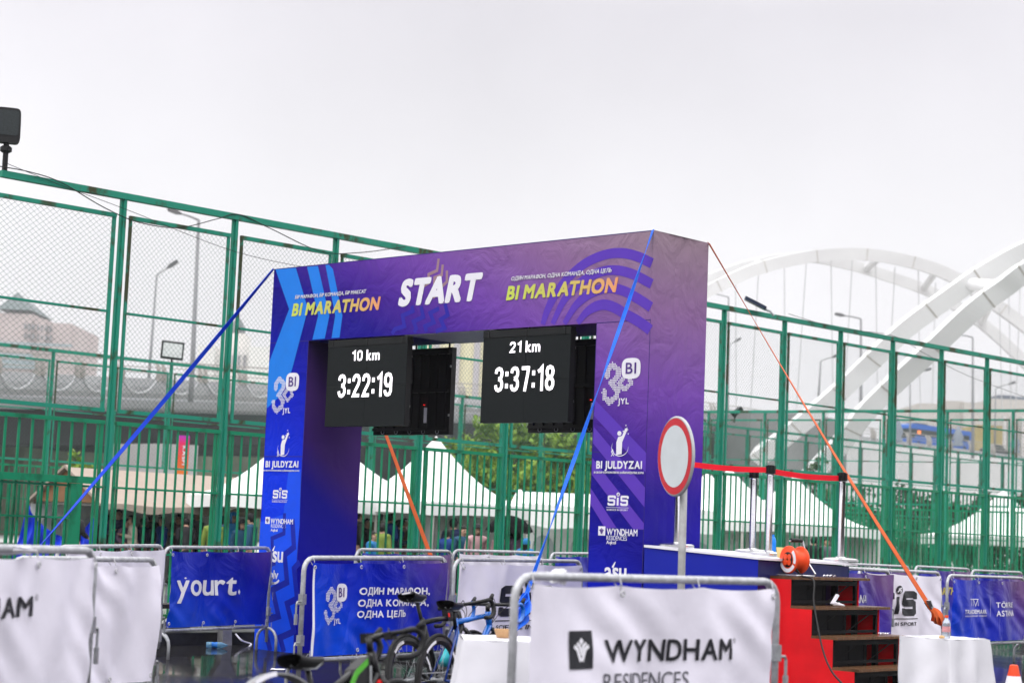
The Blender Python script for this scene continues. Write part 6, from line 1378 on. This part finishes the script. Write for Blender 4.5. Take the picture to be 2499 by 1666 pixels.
# ------------------------------------------------------------------ street lamps
LAMP = mat('lamp_grey', (.22, .22, .23), .5, metal=.3, var=.1)
def lamp(label, base, top, head, D, r=.09):
    b, t_, h = at(*base, D), at(*top, D), at(*head, D); o = thing('street_lamp', label, 'street lamp', b, 0, 'street lamps on the viaduct')
    s = MB(); s.tube([b - V((0, 0, 1.2)), b, t_], [r * 1.3, r * 1.25, r * .7], 10); s.build('pole', LAMP, o, world=True, smooth=True)
    s = MB(); d = h - t_; s.tube([t_, t_ + d * .45 + V((0, 0, abs(d.x) * .03)), h], [r * .55, r * .5, r * .4], 8); s.build('arm', LAMP, o, world=True)
    s = MB(); n = V((d.x, 0, d.z)).normalized(); s.tube([h - n * .1, h + n * .25, h + n * .75, h + n * .85], [(.1, .12), (.3, .14), (.26, .10), (.1, .05)], box=True, up=(0, 1, 0)); s.build('lamp_head', mat('lamp_head_grey', (.12, .12, .125), .4, var=.1), o, world=True)
lamp('street lamp with a short raised arm left of the tallest lamp', (363, 926), (382.6, 672), (410, 653), 128)
lamp('tallest street lamp with a long arm behind the left fence', (468, 932), (485, 537), (440, 521), 112, .13)
lamp('street lamp with a long left arm just right of the start arch', (1776, 992), (1778, 725), (1733, 716), 190, .10)
lamp('street lamp with a left arm under the middle of the far white arch', (2101, 1030), (2101, 778), (2060, 770), 160, .13)
lamp('short street lamp with a right arm leaning toward the near bridge rib', (1998, 960), (2003, 881), (2032, 871), 180)
lamp('street lamp with a left arm behind the last fence posts', (2374, 1092), (2374, 823), (2341, 817), 210, .15)
lamp('short street lamp with a right arm between the two near bridge ribs', (2221, 1060), (2221, 914), (2256, 904), 210)
lamp('short street lamp with a right arm above the beige building', (2428, 1060), (2430, 947), (2462, 937), 215)
lamp('short street lamp with a right arm directly beside the arch edge', (1776, 985), (1780, 842), (1793, 834), 210, .08)
# ------------------------------------------------------------------ bus and car on the bridge road
def roadpt(px, D0=240):
    best = min(range(len(VP)), key=lambda i: abs(FPX * VP[i].x / VP[i].y - FPX * at(px, 1080, D0).x / D0)); return best
i0 = roadpt(2292); i1 = roadpt(2440); c0 = VP[i0] + VS[i0] * 3.5; dr = (VP[i1] - VP[i0]); slope = dr.normalized(); rzb = math.atan2(dr.y, dr.x)
bus = thing('bus', 'long blue city bus driving on the bridge road at the right', 'bus', c0 + V((0, 0, -.15)), rzb); bus.rotation_euler = (0, -math.asin(slope.z), rzb)
BB_ = mat('bus_blue', (.006, .10, .46), .3, var=.05, coat=.3); BD = mat('bus_glass', (.02, .022, .026), .12, var=.1); Lb = 14.5; s = MB()
s.prism([(0, 0, .35), (Lb, 0, .35), (Lb, 0, 2.75), (Lb - .2, 0, 3.0), (.7, 0, 3.05), (.15, 0, 2.85), (0, 0, 2.4)], (0, 2.5, 0)); s.build('bus_body', BB_, bus, fix=True)
s = MB(); s.box((Lb / 2 - .2, -.01, 1.95), (Lb - 1.6, .04, .85)); s.build('side_window', BD, bus); s = MB(); s.box((-.0, 1.25, 1.75), (.06, 2.2, 1.2)); s.box((.55, -.012, 1.75), (.9, .04, 1.2)); s.build('windscreen', BD, bus)
s = MB(); s.box((1.9, -.03, 2.0), (.75, .03, .42)); s.build('destination_sign', mat('amber_display', (.9, .22, .05), .5, var=.2, scale=20, emit=.8), bus)
s = MB(); s.box((3.2, 1.25, 3.12), (2.6, 1.6, .22)); s.build('roof_unit', mat('roof_grey', (.05, .07, .10), .5), bus)
for x in (1.9, 7.6, 12.4): s = MB(); s.lathe([(0, -.02), (.46, -.02), (.48, .2), (0, .2)], (x, .02, .46), 20, Matrix.Rotation(-math.pi / 2, 3, 'X')); s.build('wheel', RUBBER, bus)
ic = roadpt(2462); cc = VP[ic] + VS[ic] * 3.2; car = thing('parked_car', 'dark grey car following the blue bus on the bridge road', 'car', cc, rzb); car.rotation_euler = (0, -math.asin(slope.z), rzb); car.name = 'car'
s = MB(); s.prism([(0, 0, .3), (4.3, 0, .3), (4.35, 0, .8), (3.6, 0, .95), (2.9, 0, 1.45), (1.3, 0, 1.48), (.4, 0, .98), (0, 0, .85)], (0, 1.75, 0)); s.build('car_body', mat('car_grey', (.03, .032, .036), .25, var=.05, coat=.5), car, fix=True)
s = MB(); s.prism([(1.25, -.01, .98), (2.95, -.01, .98), (2.75, -.01, 1.36), (1.4, -.01, 1.38)], (0, .02, 0)); s.build('side_window', BD, car, fix=True)
for x in (.8, 3.5): s = MB(); s.lathe([(0, -.02), (.32, -.02), (.33, .18), (0, .18)], (x, .02, .32), 18, Matrix.Rotation(-math.pi / 2, 3, 'X')); s.build('wheel', RUBBER, car)
for lab, x, y0, y1, D in (('blue grey lamp column base on the bridge railing behind the bus', 2338, 1038, 1088, 238), ('blue grey lamp column base on the railing at the right edge', 2477, 1056, 1105, 250), ('blue grey lamp column base on the railing left of the bus', 2190, 1016, 1078, 230)):
    b = at(x, y1, D); h = at(x, y0, D).z - b.z; t = thing('railing_column', lab, 'column', b, 0, 'decorative columns on the bridge railing'); s = MB(); s.lathe([(.62, 0), (.7, h * .1), (.5, h * .2), (.72, h * .42), (.42, h * .7), (.2, h * .9), (0, h)], seg=12); s.build('shaft', mat('column_bluegrey', (.22, .25, .30), .6, var=.15), t, smooth=True)
# ------------------------------------------------------------------ buildings in the haze
def block(mb, px0, px1, yt, D, depth, yb=1240):
    a = at(px0, yt, D); b = at(px1, yt, D); mb.span((a.x, D, 0), (b.x, D + depth, a.z))
b1 = thing('tower_building', 'pink grey building with a teal pyramid roof beyond the viaduct at the left', 'building', (at(60, 900, 520).x, 520, 0))
WALL = two_tone('pinkish_wall', (.36, .30, .295), (.42, .36, .35), .06, .35, .65, .8)
s = MB(); block(s, -120, 80, 758, 520, 40); block(s, 80.2, 114, 778, 521, 38); block(s, 114.2, 174, 787, 522, 36); s.build('wall', WALL, b1, world=True)
s = MB(); a, b, ap_ = at(-2, 757, 522), at(82, 759, 522), at(43, 713, 532); z = a.z + .1; s.add([(a.x, 519, z), (b.x, 519, z), (b.x, 545, z), (a.x, 545, z), (ap_.x, 532, ap_.z)], [(0, 1, 4), (1, 2, 4), (2, 3, 4), (3, 0, 4), (0, 3, 2, 1)]); s.build('roof', mat('teal_roof', (.055, .085, .085), .5, var=.1, scale=.3), b1, world=True)
DW = mat('dark_window', (.20, .20, .21), .3, var=.2, scale=.5)
for r_, (y0, y1) in enumerate(((788, 802), (812, 824))):
    for k in range(7): s = MB(); p, q = at(57 + 9.6 * k, y0 + k * .8, 518.6), at(61.5 + 9.6 * k, y1 + k * .8, 518.6); s.span((p.x, 518.4 + (1 if 57 + 9.6 * k < 80 else 2.5 if k < 6 else 3), q.z), (q.x, 520.4 + (1.5 if k > 2 else 0), p.z)); s.build('window', DW, b1, world=True)
s = MB(); p, q = at(-120, 828, 519), at(174, 846, 519); s.span((p.x, 519.2, q.z), (q.x, 520.2, p.z)); s.build('glass_band', mat('teal_glass', (.24, .30, .32), .2, var=.15, scale=.3), b1, world=True)
s = MB(); p, q = at(-60, 858, 519), at(84, 900, 519); s.span((p.x, 519.1, q.z), (q.x, 520.1, p.z)); s.build('glass_band', mat('teal_glass', (.24, .30, .32), .2), b1, world=True)
b2 = thing('tower_building', 'pale domed building with two blue glass wings fading in the mist', 'building', (at(570, 900, 640).x, 640, 0))
s = MB(); block(s, 524, 610, 846, 642, 30); block(s, 560, 598, 812, 650, 16); block(s, 478, 664, 905, 644, 30); s.build('wall', mat('cream_wall', (.60, .58, .55), .8, var=.06, scale=.1), b2, world=True)
s = MB(); block(s, 485, 523.8, 852, 640, 30); block(s, 610.2, 657, 856, 640, 30); s.build('glass_wing', mat('blue_glass', (.36, .40, .44), .2, var=.15, scale=.3), b2, world=True)
s = MB(); block(s, 483, 525, 842, 639, 32); block(s, 609, 659, 845, 639, 32); s.build('cornice', mat('cream_trim', (.60, .60, .57), .8, var=.05), b2, world=True)
a = at(579, 812, 655); s = MB(); s.lathe([(2.9, 0), (2.6, 2), (1.6, 4), (.5, 5.4), (.2, 8.5), (0, 8.6)], a, 16); s.build('roof', mat('teal_roof', (.055, .085, .085), .5), b2, world=True, smooth=True)
for k in range(5):
    s = MB(); p, q = at(538 + k * 14, 866, 641.5), at(543 + k * 14, 900, 641.5); s.span((p.x, 641.4, q.z), (q.x, 642.4, p.z)); s.build('window', DW, b2, world=True)
b3 = thing('office_building', 'pale yellow building seen through the gap between the LED screens', 'building', (at(1150, 950, 420).x, 420, 0))
s = MB(); block(s, 1040, 1330, 806, 420, 40); s.build('wall', mat('yellow_wall', (.66, .62, .40), .8, var=.05, scale=.05), b3, world=True)
s = MB()
for x in (1060, 1110, 1159, 1210, 1260, 1310): p, q = at(x, 800, 419), at(x + 7, 990, 419); s.span((p.x, 418.6, 0), (q.x, 420.1, p.z))
s.build('pilaster', mat('grey_trim', (.36, .34, .36), .8, var=.05), b3, world=True)
b4 = thing('office_building', 'low beige building on the right behind the bus', 'building', (at(2400, 1000, 400).x, 400, 0))
s = MB(); block(s, 2243, 2300, 983, 400, 40); block(s, 2310, 2352, 977, 402, 40); block(s, 2300.5, 2309.5, 990, 403, 30); block(s, 2352.5, 2420, 981, 399, 50); block(s, 2420.5, 2760, 972, 398, 60); s.build('wall', mat('beige_wall', (.46, .43, .40), .8, var=.06, scale=.08), b4, world=True)
s = MB(); block(s, 2436, 2475, 963, 410, 10); block(s, 2476, 2760, 967, 409, 14); s.build('roof_block', mat('slate_block', (.12, .14, .18), .6, var=.2, scale=.5), b4, world=True)
s = MB()
for x in (2452, 2470, 2495): p, q = at(x, 1015, 396), at(x + 4, 1075, 396); s.span((p.x, 396, 0), (q.x, 398.2, p.z))
s.build('pilaster', mat('white_trim', (.55, .53, .52), .8), b4, world=True)
b5 = thing('kiosk_building', 'small ochre building between the bus and the beige building', 'building', (at(2414, 1050, 300).x, 300, 0))
s = MB(); block(s, 2384, 2447, 1036, 300, 10); s.build('wall', mat('ochre_wall', (.36, .29, .12), .8, var=.15, scale=.3), b5, world=True); s = MB(); block(s, 2382, 2449, 1034, 299, 12); s.build('roof', mat('brown_roof', (.2, .15, .1), .8), b5, world=True) if False else None
# ------------------------------------------------------------------ misty air
hz = MB(); hz.span((-905, -105, -1), (905, 1505, 84)); ho = hz.build('haze', bpy.data.materials.new('misty_air')); tag(ho, 'thin pale mist over the whole scene', 'haze', kind='stuff')
hm = ho.data.materials[0]; hm.use_nodes = True; hn = hm.node_tree.nodes; hn.remove(hn['Principled BSDF']); pv = hn.new('ShaderNodeVolumePrincipled'); pv.inputs['Color'].default_value = (.93, .92, .95, 1); pv.inputs['Density'].default_value = .0003; pv.inputs['Anisotropy'].default_value = 0.2
hm.node_tree.links.new(pv.outputs[0], hn['Material Output'].inputs['Volume'])
